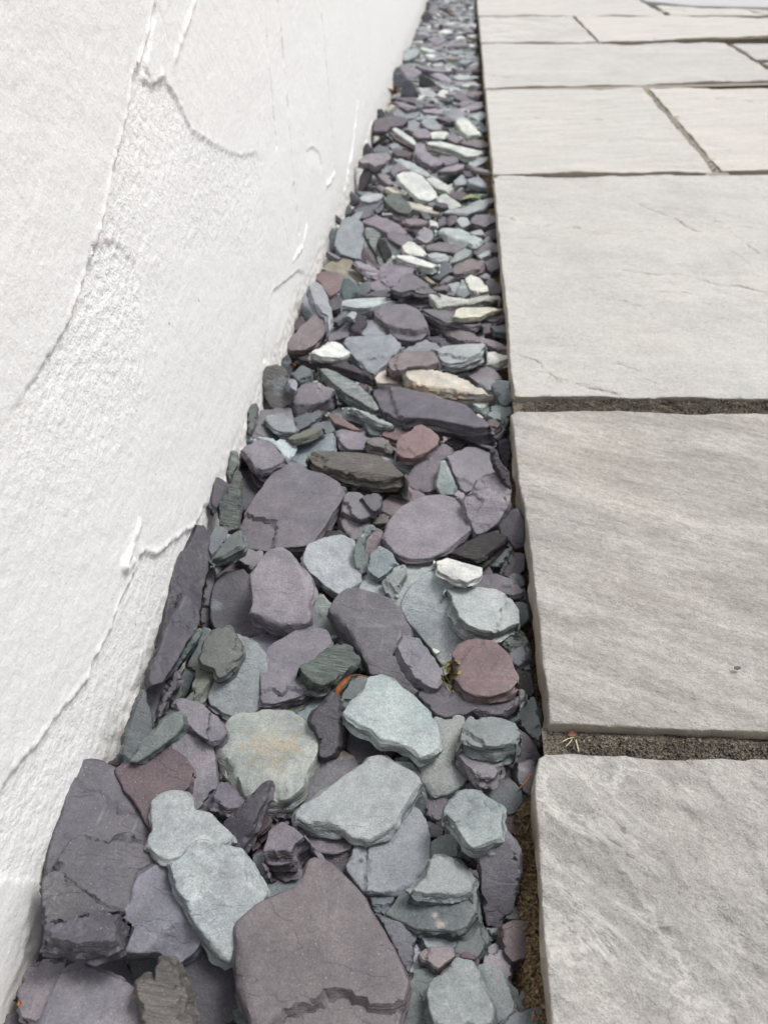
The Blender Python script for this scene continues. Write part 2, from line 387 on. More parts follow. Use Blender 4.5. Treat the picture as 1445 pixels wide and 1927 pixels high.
# ------------------------------------------------------------------ measured outlines
# group letter, layer from the bottom, colour key, options | label | outline
STONE_TEXT = """
A 1 D t8,n.45:.0 |tall dark plum plate leaning on wall|345,180 370,110 430,90 500,95 560,112 595,150 625,215 680,265 715,325 725,370 755,420 765,500 640,530 540,570 330,640 245,650 275,500 310,390 345,290
A 2 D t7,n.4:.0 |ragged-topped dark plum plate near wall|275,600 330,530 375,470 430,450 490,470 550,495 590,440 640,428 735,490 770,540 780,590 690,650 660,750 615,850 500,820 380,730 310,660
A 3 D t8,i=wedge3 |dark plum wedge touching the wall foot|215,690 235,645 280,635 320,645 370,700 450,765 540,800 610,830 490,850 350,880 250,905 225,880
A 4 D t10 |broad-fronted dark plum slate beside wall|215,900 245,880 350,860 440,825 510,805 610,840 590,960 590,1020 400,1030 330,1015 250,995 210,965
A 1 B - ||180,1080 200,1020 240,995 330,1000 360,1040 340,1085
A 3 p t13,i=pear |smooth blue-plum pear-shaped slate|590,900 600,850 640,780 670,700 700,650 760,610 820,600 850,700 880,760 900,840 960,910 1000,960 960,1010 880,1085 850,1080 780,1030 650,1040 600,1030
A 3 g t12 |pale green slate with rounded knob|755,290 790,250 850,233 910,235 945,270 955,320 990,340 1040,345 1090,400 1150,460 1150,500 1080,530 960,560 880,590 835,610 770,570 735,510 740,460 765,420 760,350
A 4 g t9,i=pitted |pitted pale green oblong slate|830,600 850,575 900,555 940,500 980,475 1030,470 1080,495 1140,510 1200,520 1240,570 1270,620 1300,680 1340,750 1250,830 1190,900 1170,1000 1140,1100 1070,1060 1020,980 960,890 900,780 840,650
A 1 M t9 |dark maroon round-ended slate by wall|585,130 640,85 700,50 780,32 860,45 920,90 942,150 925,215 870,260 810,290 780,340 760,430 740,390 710,320 640,240 610,180
A 0 M - ||525,100 570,70 640,62 640,90 590,120
A 0 L t10 |tall pale lilac slate with white vein|845,25 890,-25 950,-45 1020,-25 1045,50 1060,200 1072,370 1000,345 950,310 900,260 830,250 860,100
A 3 D t7,n-.3:-.3 |thin dark plum blade pointing up|1100,400 1150,350 1205,290 1260,240 1320,183 1340,205 1325,260 1290,330 1250,440 1210,525 1150,520 1150,470 1120,420
A 1 P t9 ||1065,270 1090,180 1210,220 1300,280 1445,270 1400,350 1290,355 1170,335 1130,345 1070,310
A 1 M - ||1290,350 1350,370 1340,420 1230,500 1260,430
B 4 P t14,i=knob |small knobbly plum slate, front crumbled|-20,560 20,430 80,383 130,410 190,460 218,490 160,540 140,590 60,605 -20,590
B 1 c t8 |pale teal slate behind broadest plum-brown slate|-45,540 -30,520 10,530 60,570 130,570 170,560 225,560 240,640 150,740 60,760 -20,770 -60,650
A 2 P t10 |lobed plum slate in bottom corner|100,1220 130,1130 190,1085 280,1070 350,1075 330,1180 300,1300 230,1400 130,1360 100,1290
A 1 P t8 ||340,1070 390,1040 480,1022 550,1025 600,1060 650,1120 665,1180 560,1170 430,1120
A 3 P t10 |big smooth plum slate at bottom left|180,1400 215,1330 260,1230 300,1150 370,1080 430,1090 500,1130 600,1160 680,1210 700,1260 710,1400 690,1500 200,1500
A 4 N e,t18,s.45,h7,i=woody2 |upright flaky brown-grey slate lump|665,1180 720,1150 765,1160 770,1110 795,1063 850,1080 890,1140 930,1240 960,1385 960,1480 720,1480 690,1300
A 1 B - ||640,1070 670,1040 740,1045 780,1090 760,1150 680,1170 650,1110
A 1 D t9 |wide dark plum slate left of broadest|870,1090 950,1020 1000,970 1060,1060 1140,1110 1150,1180 1180,1240 1170,1330 1100,1400 960,1440 940,1260 900,1140
A 1 D - ||0,1420 40,1340 100,1310 140,1340 170,1420
A 0 D - ||65,1270 110,1170 130,1120 170,1100 140,1200
A 0 G - ||1150,1320 1180,1240 1230,1225 1240,1300 1210,1400
B 5 b t13,i=big,k.5 |broadest plum-brown slate with cracked front|-160,910 -140,860 -60,790 60,740 150,710 190,640 195,590 230,555 275,560 340,600 400,650 480,740 530,820 580,910 640,1020 690,1110 715,1190 690,1270 680,1340 660,1440 600,1520 -100,1520 -80,1390 -120,1280 -165,1180 -160,1000
X 3 y t14,i=round,qt@512@1410@52,qt@540@1398@22 |round pale green slate, brown stained|405,1410 412,1370 440,1348 480,1338 530,1336 565,1345 590,1375 600,1420 585,1455 570,1495 545,1515 500,1525 470,1510 440,1480 412,1445
B 1 P t8,qt@648@1420@18 |plum slate with tan upper edge|150,300 190,230 240,130 330,60 370,35 430,70 455,110 400,200 300,260 200,320
B 0 D t9 ||390,0 420,-60 480,-80 560,-50 690,10 720,90 560,110 460,110
B 4 g t11,i=flag,k.5 |large pale green four-cornered slate|148,345 180,295 240,265 330,200 420,130 480,100 515,55 560,52 620,85 700,115 750,160 770,185 765,225 710,290 665,370 650,420 600,455 510,500 440,490 380,450 300,435 210,430 155,380
B 2 G t6 ||640,90 720,95 750,140 770,190 800,300 795,360 760,340 700,300
B 3 l t9 |rounded grey-lilac slate with fine cracks|400,600 430,540 450,500 510,480 600,430 650,390 670,350 710,295 760,330 790,370 805,440 808,560 790,640 740,710 660,755 500,750 460,710 405,650
B 4 h t10,i=ridge |pale green slate with central ridge|710,740 750,690 790,650 815,565 870,550 960,560 1005,590 1040,655 1030,690 1020,755 980,770 820,770 740,760
B 3 B t9,qv@830@1738@11,qv@818@1722@7 |flat grey slate with pink spots|590,850 640,790 660,745 740,740 830,750 980,750 1030,730 1035,850 990,920 950,935 880,940 750,930 640,880
B 1 B - ||510,745 640,750 600,850 545,840
B 2 p t6 ||550,845 640,880 740,910 750,940 720,1000 725,1080 705,1140 640,1010 590,910
B 1 g - ||720,1040 740,975 770,975 790,1010 770,1040 830,1110 730,1140 700,1140
B 3 r t6 |small pink-plum angular chip|765,1030 790,1010 920,1010 930,1060 880,1090 850,1118 810,1090 775,1070
B 2 c - ||750,930 850,930 945,930 935,1015 790,1015
B 2 G t8 ||945,960 1000,915 1035,850 1080,900 1100,960 1080,1010 1040,1065 930,1050
B 3 M t4 ||930,1035 1000,1030 1040,1050 1030,1075 940,1060
B 3 P t9 |upright plum oblong beside bare soil|1062,560 1070,520 1110,490 1185,460 1215,500 1245,560 1253,630 1240,690 1230,740 1210,830 1190,880 1150,920 1100,905 1085,830 1075,700
B 1 G t6 ||1220,800 1230,740 1245,640 1285,690 1280,760 1250,800
B 1 G t6 ||1180,870 1220,810 1290,790 1290,850 1240,880
B 3 M t8 |rounded dark maroon chip on soil|1165,960 1175,900 1220,878 1290,880 1320,900 1335,960 1310,1020 1280,1065 1210,1083 1180,1040
B 1 G - ||1085,910 1165,910 1170,960 1110,950
B 2 L t8 |small lilac tongue-shaped slate|1085,1060 1095,1010 1130,980 1165,985 1195,1050 1208,1120 1200,1180 1150,1170 1080,1100
B 4 h t12 |domed grey-green slate at bottom|790,1240 810,1180 870,1110 940,1055 1000,1055 1040,1085 1070,1140 1100,1230 1130,1320 1120,1420 1000,1460 850,1450 810,1330
B 3 h t7 |grey-green slate with slanting pale vein|1030,1085 1090,1085 1160,1130 1200,1190 1215,1270 1240,1330 1180,1390 1120,1420 1100,1310 1070,1230 1040,1140
B 2 G t7 ||710,1160 740,1120 800,1108 860,1120 830,1200 790,1250 710,1225
B 3 G t8 ||690,1270 700,1220 770,1235 800,1290 820,1385 800,1450 650,1430
B 2 G t7 ||1220,1290 1260,1240 1300,1195 1350,1260 1360,1310 1290,1350 1230,1340
B 3 B t7 ||1130,1420 1180,1370 1250,1330 1330,1310 1380,1330 1360,1420 1250,1460
B 4 h t9,i=penta |five-sided grey-green slate near slab|885,330 910,265 960,215 1020,210 1070,235 1140,275 1168,290 1160,400 1170,440 1160,490 1080,510 1030,535 1000,510 950,430 890,365
B 2 B t9 |blue-grey rounded slate behind five-sided|960,210 1050,180 1150,165 1200,170 1255,230 1262,300 1220,350 1165,370 1120,300 1070,255
B 1 M t7 |long maroon chip on bare soil|1150,410 1170,370 1245,340 1300,400 1315,420 1270,455 1170,450
B 3 P t6 ||1242,170 1248,100 1330,95 1345,120 1330,275 1270,230
B 1 D t6 ||1250,230 1310,260 1290,300 1240,280
B 1 E t8 |wide dusky plum slate under slab corner|1130,160 1150,60 1200,-30 1250,-60 1290,-30 1330,40 1355,80 1340,120 1290,160 1255,210 1180,200
B 4 P t8 |pointed plum wedge chip near slab|935,60 940,30 1050,45 1170,85 1165,120 1120,195 1060,190 980,120
X 2 y t14,qN@826@1492@16 |pale yellowish broken slate, brown tip|820,1355 870,1348 870,1400 868,1430 880,1455 865,1478 835,1500 815,1500 795,1480 788,1450 765,1430 780,1400
B 1 P - ||790,260 890,255 890,370 850,390 800,360
B 1 D - ||795,375 830,390 880,430 870,470 815,470
B 0 K - ||840,375 890,375 945,430 940,465 870,465
B 1 c - ||800,500 890,455 950,455 970,560 870,570 815,580
B 2 D e,t12 ||955,465 985,490 1010,540 1045,620 1020,600 970,560
B 2 P t7 ||190,500 215,470 230,430 310,430 380,445 440,480 420,530 350,555 250,545
B 0 D - ||280,540 430,510 410,660 340,620
C 1 D t8,n1.1:-.1 |tallest dark plum plate against wall|300,760 330,620 350,480 360,370 390,300 440,250 480,170 490,120 530,125 555,180 562,280 550,340 520,420 500,560 440,640 380,740
C 3 D t8,n.9:-.1 |slanting dark plum plate with chipped top|230,960 240,910 280,830 310,720 350,640 400,560 425,480 450,500 500,560 513,610 495,660 430,750 390,820 340,910 300,960 240,985
C 2 G e,t14 ||290,980 330,920 400,820 470,710 520,682 510,720 450,800 390,890 340,950
C 2 G e,t14 |long dark green blade on edge|390,1020 410,940 450,860 500,760 530,670 570,680 560,740 520,850 460,980 430,1050
C 2 P e,t14 |narrow upright plum slate on edge|510,620 530,480 550,370 575,340 588,380 590,480 585,590 555,665 520,670
C 2 P e,t12 ||270,1160 290,1090 340,990 375,905 390,950 380,1000 340,1060 300,1150
C 1 G e,t12 ||330,1150 380,1020 410,985 410,1040 395,1060 385,1110 340,1150
C 1 B t8,s.35,k.6,n.7:-.1 |streaky teal plate at wall foot|90,1370 120,1250 160,1130 210,1010 220,1080 240,1140 250,1240 200,1340 130,1410
C 0 D n.8:0 ||200,1030 240,960 330,950 340,1020 290,1120 250,1220 230,1150
C 2 H t10,k.6,e |mottled green rod-shaped slate by wall|130,1395 190,1320 250,1250 310,1170 370,1130 415,1145 420,1190 380,1250 300,1310 230,1360 170,1400
C 3 O t10 |squat olive-grey slate, knobbly top|470,1000 490,930 500,870 530,860 600,860 630,885 620,930 570,990 490,1085 440,1060 430,1040
C 3 o t7 |dark olive pointed leaf-shaped slate|515,840 545,740 580,700 660,658 690,700 730,760 738,810 715,870 650,930 620,950 600,900 520,870
C 2 h t10 |rounded grey-green slate under olive leaf-shape|570,1040 590,990 640,910 690,840 700,770 715,720 770,740 830,790 858,830 860,900 865,1000 850,1070 800,1140 710,1158 650,1130 590,1090
C 1 P - ||540,1040 570,990 620,1060 680,1110 740,1165 600,1140 550,1100
C 4 P t8 |brownish plum almond-shaped slate|380,1085 390,1065 440,1060 520,1090 590,1140 640,1200 658,1240 620,1285 560,1290 500,1260 450,1210 400,1130
C 0 K - ||590,1140 700,1150 700,1220 640,1300 560,1280
C 2 D t8,ql@407@1142@15 |plum slate with pale blue patch|580,600 590,470 610,420 650,385 740,365 780,410 800,480 800,640 740,680 650,690 600,665
C 1 r - ||580,350 640,290 700,250 740,240 760,310 790,390 740,395 650,400 605,415
C 2 P t9 ||715,280 730,235 850,255 850,330 790,370 760,340 720,310
C 4 L t14,i=loaf,k.5 |smooth loaf-shaped light plum slate|780,580 800,540 795,470 785,380 820,340 850,280 890,243 940,240 1000,260 1050,330 1110,390 1130,440 1125,520 1108,560 1105,650 1060,700 980,700 900,680 810,630
C 3 f t9 |pale blue-green slate with pointed foot|1080,300 1100,220 1150,205 1230,170 1290,163 1330,180 1350,220 1345,270 1375,340 1380,430 1340,450 1280,500 1200,450 1130,390 1085,340
C 1 g - ||1100,560 1130,520 1170,502 1195,530 1225,570 1225,640 1245,690 1210,750 1200,730 1120,720 1095,660
C 2 P t9 |wide plum slate with triangular scratches|850,840 900,780 970,740 1030,700 1090,670 1190,690 1210,740 1190,790 1120,850 1080,890 1080,960 1085,1000 1050,1040 940,1070 860,1080 855,940
C 1 p - ||760,740 850,710 940,690 990,730 960,780 880,820 840,810
C 0 D - ||690,690 790,640 880,680 920,700 800,745 740,750
C 4 H t12,s1 |speckled green oval slate by leaf|1045,900 1060,870 1130,840 1200,780 1260,755 1330,770 1380,830 1385,875 1350,910 1300,930 1250,985 1160,1018 1100,990 1060,950
C 1 O t6 ||890,1110 980,1060 1080,990 1160,1000 1190,1030 1120,1090 1030,1145
C 1 c - ||1035,1145 1120,1080 1240,1000 1260,1050 1180,1140 1110,1205
C 4 D t16,h4,i=tri,e |dark plum three-sided standing wedge|1110,1180 1130,1130 1180,1070 1230,1020 1255,1040 1285,1110 1305,1260 1290,1310 1240,1370 1160,1380 1150,1250
D 2 B t7 |grey slate under the curled leaf|100,1090 130,1040 180,960 220,935 260,935 275,980 240,1060 150,1110
C 2 H t8 ||570,310 620,240 660,180 730,140 745,230 640,290
C 1 B t6,n.6:0 ||560,260 570,180 600,115 660,130 640,210 580,300
C 0 K - ||1140,150 1270,140 1320,170 1180,215
X 4 L t14,k.5 |large smooth rounded lilac-plum slate|718,1015 728,995 735,975 752,955 780,940 805,933 835,931 855,938 870,955 883,975 887,1000 880,1015 860,1030 835,1050 810,1062 770,1064 745,1055 730,1035
D 5 W t5 |whitish fan-shaped flake near slab|620,310 700,285 780,310 890,340 890,380 870,410 800,435 720,410 650,370 645,345
D 4 K t10,s1 |ribbed black-plum slate beside lilac stone|690,280 780,220 870,170 950,145 1020,165 1025,190 980,240 900,300 850,325 740,295
D 2 H t8 ||910,320 970,240 1030,170 1060,175 1062,250 1010,330 940,345
D 2 D t7 ||990,120 1050,40 1075,30 1105,90 1108,220 1070,240 1040,195 1000,160
D 2 D t8 |white-veined dark slate at slab edge|985,380 1010,320 1060,265 1110,270 1110,360 1060,410
D 3 B t5 ||1025,400 1060,372 1110,380 1118,440 1080,460 1040,430
D 3 P t9 |long plum slate below white flake|800,440 870,390 960,385 1040,410 1100,460 1100,490 1060,500 960,480 860,470
D 4 f t14,i=block |thick pale green block, cracked front|675,490 690,465 760,455 860,448 960,460 1050,500 1085,550 1095,600 1090,660 1020,690 950,735 860,715 800,690 750,640 725,580 720,540
D 2 f t9,k.6 |long pale green tapering slate|465,540 500,470 560,400 640,360 720,400 720,480 740,560 780,640 830,720 780,790 720,840 680,868 640,810 580,730 500,640 470,590
D 1 g t8 ||415,540 430,430 480,380 560,352 660,350 620,420 540,500 490,580 470,610
D 3 P t13,i=diag,k.5 |long plum slate with branching crease|60,570 110,500 160,460 230,465 320,490 390,520 440,580 480,650 495,700 490,760 470,830 480,890 510,960 535,1020 500,1060 400,960 320,930 290,940 260,860 190,760 110,670
D 4 P t11 |cracked plum oval beside green sprig|420,790 450,715 500,705 550,730 600,800 660,880 670,960 640,1025 590,1010 520,960 460,880
D 5 R t12,i=rose |rose-maroon rounded slate beside sprig|722,810 750,750 800,720 870,720 960,740 1010,780 1040,820 1060,880 1090,930 1085,990 1050,1040 960,1080 860,1080 790,1050 740,990 720,950 750,910 735,850
D 2 D t8 |dark plum plate under rose-maroon slate|545,1050 570,1010 640,1000 690,1000 790,1020 860,1055 960,1055 1085,1020 1080,1080 1000,1150 920,1150 830,1130 780,1150 690,1170 640,1150 590,1100
D 4 g t8,i=flake,k.6 |broad pale green ragged flake|135,1130 180,1060 240,1020 270,935 340,920 400,940 460,1000 540,1060 600,1130 640,1190 660,1260 650,1330 620,1360 560,1385 500,1330 420,1310 330,1300 280,1240 200,1210 150,1170
D 4 h t14 |rounded oblong grey-green slate near slab|770,1280 780,1200 820,1150 900,1145 1000,1165 1080,1190 1100,1260 1060,1340 960,1365 850,1350 780,1320
D 1 h t7,n-.3:0 |teal plate leaning under slab edge|1060,1180 1080,1100 1120,1060 1165,1048 1190,1150 1205,1270 1190,1290 1130,1230
D 2 g t9,s1 |streaked grey chip near slab edge|955,740 1000,700 1070,670 1110,700 1140,760 1100,800 1060,810 1000,770
D 3 p t6 ||1030,820 1080,780 1140,765 1140,840 1080,885 1060,870
D 1 G - ||1070,530 1130,545 1138,620 1100,670 1080,610
D 1 f - ||1070,1010 1115,1000 1120,1060 1080,1100
D 0 K - ||1070,900 1150,920 1165,1030 1120,1060 1090,1000
D 1 B - ||1090,870 1140,830 1150,910 1120,920
D 1 B - ||980,1150 1070,1090 1090,1180 1040,1200
D 3 g t8 ||190,270 220,180 250,130 290,110 310,130 250,180 240,250 270,300 260,360 230,375 205,340
D 2 r t9 ||235,190 260,150 310,130 345,145 350,190 370,240 280,300 245,270
D 3 c t11 |teal-green lump beside lilac slate|270,340 290,270 330,228 380,260 420,330 370,385 330,413 290,380
D 2 P t7 ||115,70 130,40 200,35 260,60 275,110 210,190 180,200 140,140
D 1 g - ||210,470 280,370 360,400 370,490 330,520
D 2 g t7 ||345,420 410,350 450,330 470,380 440,430 425,530 370,490
D 0 g - ||440,340 540,320 650,325 620,370 480,400
D 1 N t7 ||285,80 310,50 380,55 370,110 300,115
D 0 P - ||1060,500 1115,450 1125,530
D 1 D - ||880,320 910,310 950,390 890,400
X 3 P t13,i=anvil,k.5 |big squarish plum slate, notched corner|455,1030 453,1000 462,968 480,940 505,905 525,882 545,870 560,873 580,888 610,895 635,910 645,930 640,955 625,975 610,1000 590,1030 570,1035 500,1040 470,1035
E 4 P t11 |lozenge-shaped plum slate near wall|295,920 340,880 400,845 450,825 510,840 560,900 620,960 645,1000 600,1040 520,1080 460,1100 420,1080 380,1030 320,960
E 2 f t8 |pale wedge behind lozenge slate|335,860 350,820 430,815 640,840 720,890 680,990 640,1000 580,930 520,870 430,850
E 2 c t9 |flat sea-green slate below olive sliver|670,1000 700,920 760,870 860,830 985,790 990,930 900,960 850,990 840,1055 780,1060 720,1020
X 5 N t13,s1,i=woody |dark driftwood-like ribbed slate|576,860 587,850 605,847 640,850 680,852 712,856 735,870 765,897 768,905 750,911 720,912 690,908 650,900 610,893 590,883
E 4 P t15,i=chunk |chunky plum slate with dark front|670,580 700,500 735,430 780,405 900,400 1000,440 1005,500 960,560 850,610 740,655 690,640
E 5 g t11,s1 |layered pale green spear-shaped slate|870,300 940,290 1000,310 1100,370 1200,430 1280,500 1320,570 1350,630 1310,645 1200,580 1080,510 990,430 930,370
E 5 W t6 |white leaf-shaped chip near wall|805,180 870,140 950,95 1000,90 1060,115 1130,180 1110,210 1030,235 900,225
E 3 E t9,s1 |thin dark purple layered plate|670,190 740,185 850,190 1000,220 1100,250 1200,310 1300,360 1290,385 1150,340 1050,310 900,270 750,230 700,220
X 3 l t9,i=grey |flat-topped grey-blue slate, cracked across|648,645 655,637 680,632 735,632 750,645 752,660 735,675 720,690 705,705 690,700 672,680 655,660
G 4 r t12 |rusty plum slate touching wall|65,900 90,870 150,800 220,740 280,720 305,740 310,800 290,850 230,920 170,955 80,960
E 3 N t14,e,s.5,ql@535@725@28 |two-toned olive-grey lump at wall|435,340 500,290 560,270 600,280 640,340 670,420 700,470 660,560 600,600 530,590 500,540 450,420
E 2 B e ||585,265 620,220 650,185 670,240 675,330 660,380 620,330
E 3 l t8 ||650,380 690,365 720,410 705,480 665,450
E 2 B t12 |blue-grey cube-like chip behind chunky|680,350 720,310 760,280 810,300 825,380 780,405 730,415
E 2 G e,t10 |slim green plate pressed to wall|345,620 380,560 410,550 415,650 400,720 370,790 350,770
E 1 P t7 |flat lilac-plum slate under blue chip|370,810 400,740 430,650 460,615 560,610 660,605 680,700 690,780 660,830 620,845 500,840
E 4 l t6 |pale blue-grey chip with notched edge|470,680 500,650 570,635 620,635 640,670 690,700 718,760 700,790 620,795 560,775 510,730
E 4 O t5 |thin olive sliver beside sea-green slate|630,835 720,790 820,750 920,740 900,770 800,820 700,845
E 1 B t7 ||690,680 780,640 900,600 900,660 850,710 780,750 720,780
E 1 B t7 ||850,720 960,690 1010,780 960,800 860,840 800,830
E 3 R t6 ||955,660 970,630 1030,650 1100,700 1180,750 1195,780 1100,755 1000,720
E 2 G t7 ||1060,640 1080,590 1130,600 1220,680 1225,730 1130,700 1080,690
E 4 g t6 |thin grey-green blade before spear|1105,580 1150,575 1250,630 1380,690 1460,730 1430,745 1330,720 1220,660
E 2 B t8 ||1220,670 1330,700 1390,790 1340,820 1280,810 1240,740
E 2 P t9 |square plum slate behind driftwood-like one|1005,780 1060,765 1200,790 1270,830 1260,880 1260,930 1100,925 1060,880
F 4 N t9 |small brownish pebble-like slate|30,850 60,825 130,815 200,830 240,870 255,910 230,930 150,915 60,895
F 2 R t7 ||150,810 200,750 280,735 380,735 380,780 300,820 260,850 180,825
E 2 D n.7:0,t7 ||75,1340 90,1180 110,1105 150,1120 215,1180 150,1280 100,1360
X 4 H e,t12,s1 |mottled green upright slate near wall|414,975 412,945 428,925 437,910 441,888 448,885 453,905 453,950 448,995 430,1000 412,985
E 2 H e,t10 ||190,1080 215,990 230,915 265,930 272,1020 240,1080 215,1150
E 2 D t8,n.6:0 |dark plum slate left of squarish plum|300,1220 290,1050 310,1000 370,1000 410,1080 430,1210 400,1290 340,1370 310,1380
E 2 D t7 ||380,1080 460,1090 560,1070 500,1150 430,1215 400,1170
E 1 D e ||265,950 300,930 390,1010 310,1020
E 2 P t7 ||1065,1370 1080,1260 1110,1235 1190,1240 1250,1300 1260,1420 1200,1445
E 3 D t8 ||1200,1280 1270,1240 1350,1250 1360,1300 1330,1380 1290,1400
E 0 B t8 ||1175,1150 1300,1140 1440,1150 1420,1230 1360,1290 1300,1270 1190,1260
E 1 T e,t6 ||1140,1200 1150,1130 1190,1130 1185,1220 1160,1235
E 1 f e,t5 ||1065,1120 1100,1140 1145,1230 1120,1235
F 5 P t15,i=long,k.5 |long angular plum slate, flat front|75,460 100,420 200,420 300,430 500,480 650,530 780,560 830,600 900,660 970,720 985,760 960,790 880,795 780,775 600,740 450,720 350,730 260,700 180,650 140,590
F 4 T t12,i=cream,qu@800@742@34,qu@860@745@20,qu@770@728@12 |long cream slate with orange side|315,345 350,310 450,290 530,300 700,350 800,370 850,420 960,460 1030,495 1000,525 850,530 700,500 550,480 430,460 350,410
F 5 f t11 |pale green boat-shaped slate near slab|560,155 620,125 800,105 930,105 940,150 900,210 800,255 680,275 620,265 590,220
F 4 r t12 |ridged rosy plum slate behind cream|190,260 230,200 290,170 380,165 540,165 580,230 580,280 500,310 420,310 350,320 290,345 230,330
F 3 T t6 |small off-white pointed chip|75,405 110,370 140,330 190,305 250,340 330,375 310,410 200,415
F 2 l t7 ||290,150 400,110 480,80 600,125 580,170 400,185 290,180
F 3 r t11 |long rosy slate touching slab edge|570,0 650,-10 800,20 900,60 1000,80 1110,120 1110,175 1000,150 900,125 800,115 740,110 690,85
F 3 W t8 |flat white slate at slab edge|770,270 930,180 1000,175 1115,200 1110,235 1000,275 880,280
F 2 l t8 ||620,310 680,265 780,270 820,350 720,370
F 2 L t8 ||790,355 880,300 930,280 1000,310 1050,370 1040,400 930,410 880,420
F 2 l t7 ||860,420 950,380 1010,390 1010,450 960,480
F 4 c t12,e |pale teal block against slab corner|985,420 1030,385 1110,390 1145,540 1090,585 1050,560 1020,500 1000,470
F 3 f t7 ||790,540 960,525 950,590 900,620 850,590
F 2 c t6 ||880,620 965,580 960,640 930,665
F 3 c t6 ||940,660 970,620 1040,620 1060,700 1000,690
F 2 c t7 ||960,590 1050,570 1150,600 1120,660 1080,760 1040,700
F 3 M t7 ||940,690 1000,675 1060,730 985,780
F 2 D t7 ||890,810 990,760 1060,730 1090,770 1020,840 940,830
F 2 D t8 ||610,860 680,825 790,800 830,850 790,890 730,915 650,890
F 3 D t8 |crumbly dark plum chip by slab|810,840 900,820 1010,850 1020,890 990,920 900,900 820,880
F 5 R t8 |rose rounded slate with notch|255,880 280,810 330,780 380,755 400,725 450,715 520,750 580,800 595,850 560,910 500,955 400,990 330,990 260,950
F 1 l t7 ||130,935 250,900 330,960 470,940 430,1050 370,1100 250,1050 160,990
F 3 P t10 |slanting plum slate with white scratches|340,1170 360,1100 410,1040 500,960 560,900 620,870 660,900 665,940 640,1000 610,1080 580,1150 560,1220 500,1245 420,1230
F 4 g e,t10 |thin pale green upright sliver|565,1180 580,1110 600,1000 630,990 645,1060 690,1140 710,1190 690,1250 600,1245
F 3 P t12,i=blk2 |blocky dark plum slate, rounded corner|635,985 700,940 790,900 860,900 980,935 1005,1000 1005,1080 950,1130 890,1180 840,1220 770,1245 740,1220 690,1110
F 2 P - ||655,960 680,905 740,930 720,960
F 4 L t11,i=heart |heart-shaped lilac slate near slab|770,1290 780,1250 830,1230 860,1190 880,1130 940,1095 980,1083 1050,1110 1090,1150 1115,1210 1115,1300 1090,1380 1050,1430 1020,1490 960,1520 910,1560 870,1560 830,1500 800,1430 790,1370
F 4 D e,t10,s1 |dark blade on edge beside slab|985,910 1010,915 1050,990 1100,1090 1120,1160 1110,1190 1060,1110 1000,1000
F 3 D e,t10,s1 |knobbly dark upright at slab edge|1030,900 1050,845 1100,840 1130,880 1120,980 1100,1070 1060,990
F 2 r t8 |pinkish slate behind rounded lilac one|130,1345 200,1280 260,1210 330,1190 420,1230 480,1260 420,1330 340,1380 250,1430 150,1390
F 2 L t7 ||690,1260 730,1200 780,1245 790,1310 720,1300
F 1 B t7 ||1080,1420 1110,1340 1145,1325 1140,1430
G 5 P t14,i=g1 |ridged plum slate with layered front|560,700 610,680 680,665 760,665 830,690 870,730 895,790 900,850 860,880 790,890 720,880 660,830 600,770
G 4 f t8 |flat pale green strip-like slate|385,690 390,650 430,640 600,630 700,630 705,660 640,680 570,700 480,705
G 3 P t9 |humped plum slate behind ridged one|705,650 730,620 790,600 850,620 920,670 948,690 900,695 830,700 760,680
G 4 W t7,s1 |long white layered slate near slab|890,610 950,605 1040,630 1130,640 1230,620 1320,620 1320,645 1200,660 1060,680 960,695 920,650
G 5 T t5 |bright cream slab-like slate at paving edge|1045,750 1060,700 1090,685 1250,685 1360,690 1340,705 1270,720 1200,755 1080,760
G 3 P t9 |long plum slate under bright cream|850,705 950,700 1060,690 1080,740 1180,765 1220,800 1160,815 1000,790 920,750
G 3 P t8 ||1190,755 1270,715 1360,700 1350,760 1290,785 1240,780
G 2 D - ||880,770 980,790 980,830 900,835
G 1 D - ||880,860 960,860 1050,900 990,920 900,890
G 2 l t8 |small square grey-blue slate|505,800 540,770 600,765 660,850 600,870 510,860
G 3 E e,t9 ||430,850 450,770 480,725 530,740 535,770 500,850
G 2 L t8 ||275,900 330,830 390,740 440,740 460,780 420,870 330,895
G 3 f t6 ||405,745 440,712 475,715 460,755
G 4 l t9,n.4:0 |blue-grey leaf-shaped slate near wall|195,600 200,550 235,533 270,560 300,620 325,700 330,770 310,850 300,750 260,730 220,680
G 3 l t7,n.6:0 ||150,640 180,600 210,600 230,690 260,720 200,760 165,720
G 2 E t7 ||105,800 120,760 155,735 170,790 110,835
G 3 R t9 |russet-plum slate below khaki one|220,510 260,475 320,470 390,495 400,540 385,580 320,630 300,600 270,550
G 2 k t8 |khaki flat slate near wall|270,470 330,420 410,395 440,410 480,470 505,540 480,550 400,520 340,485
G 4 c e,t10 |teal upright block beside russet slate|390,610 400,520 430,510 470,550 485,620 400,640
G 4 l t9,n.2:-.3,k.5 |tall smooth blue-grey oval slate|345,330 360,240 390,170 430,150 480,165 510,190 520,240 515,310 500,360 495,415 430,400 380,385
G 2 l e ||300,350 325,220 355,210 355,300 340,365
G 3 r e,t8 ||500,420 510,360 530,325 570,370 595,445 540,440
G 3 g t8,s1 ||520,220 560,215 610,250 600,310 620,370 640,420 610,445 590,370 540,290
G 4 K e,t10 |narrow black-plum blade on edge|600,310 615,275 640,275 665,340 680,415 650,420 620,380
G 3 G t8 ||635,275 700,300 735,330 750,370 690,400
G 4 W t8 ||740,330 790,290 840,320 890,375 880,400 820,390 760,375
G 5 W t8 |long white sliver above lilac hump|680,390 720,375 800,380 880,410 970,440 920,470 840,455 760,430
G 5 f t7 |pale green oval chip beside white sliver|870,375 940,360 1000,370 1025,390 1010,410 960,420 910,405
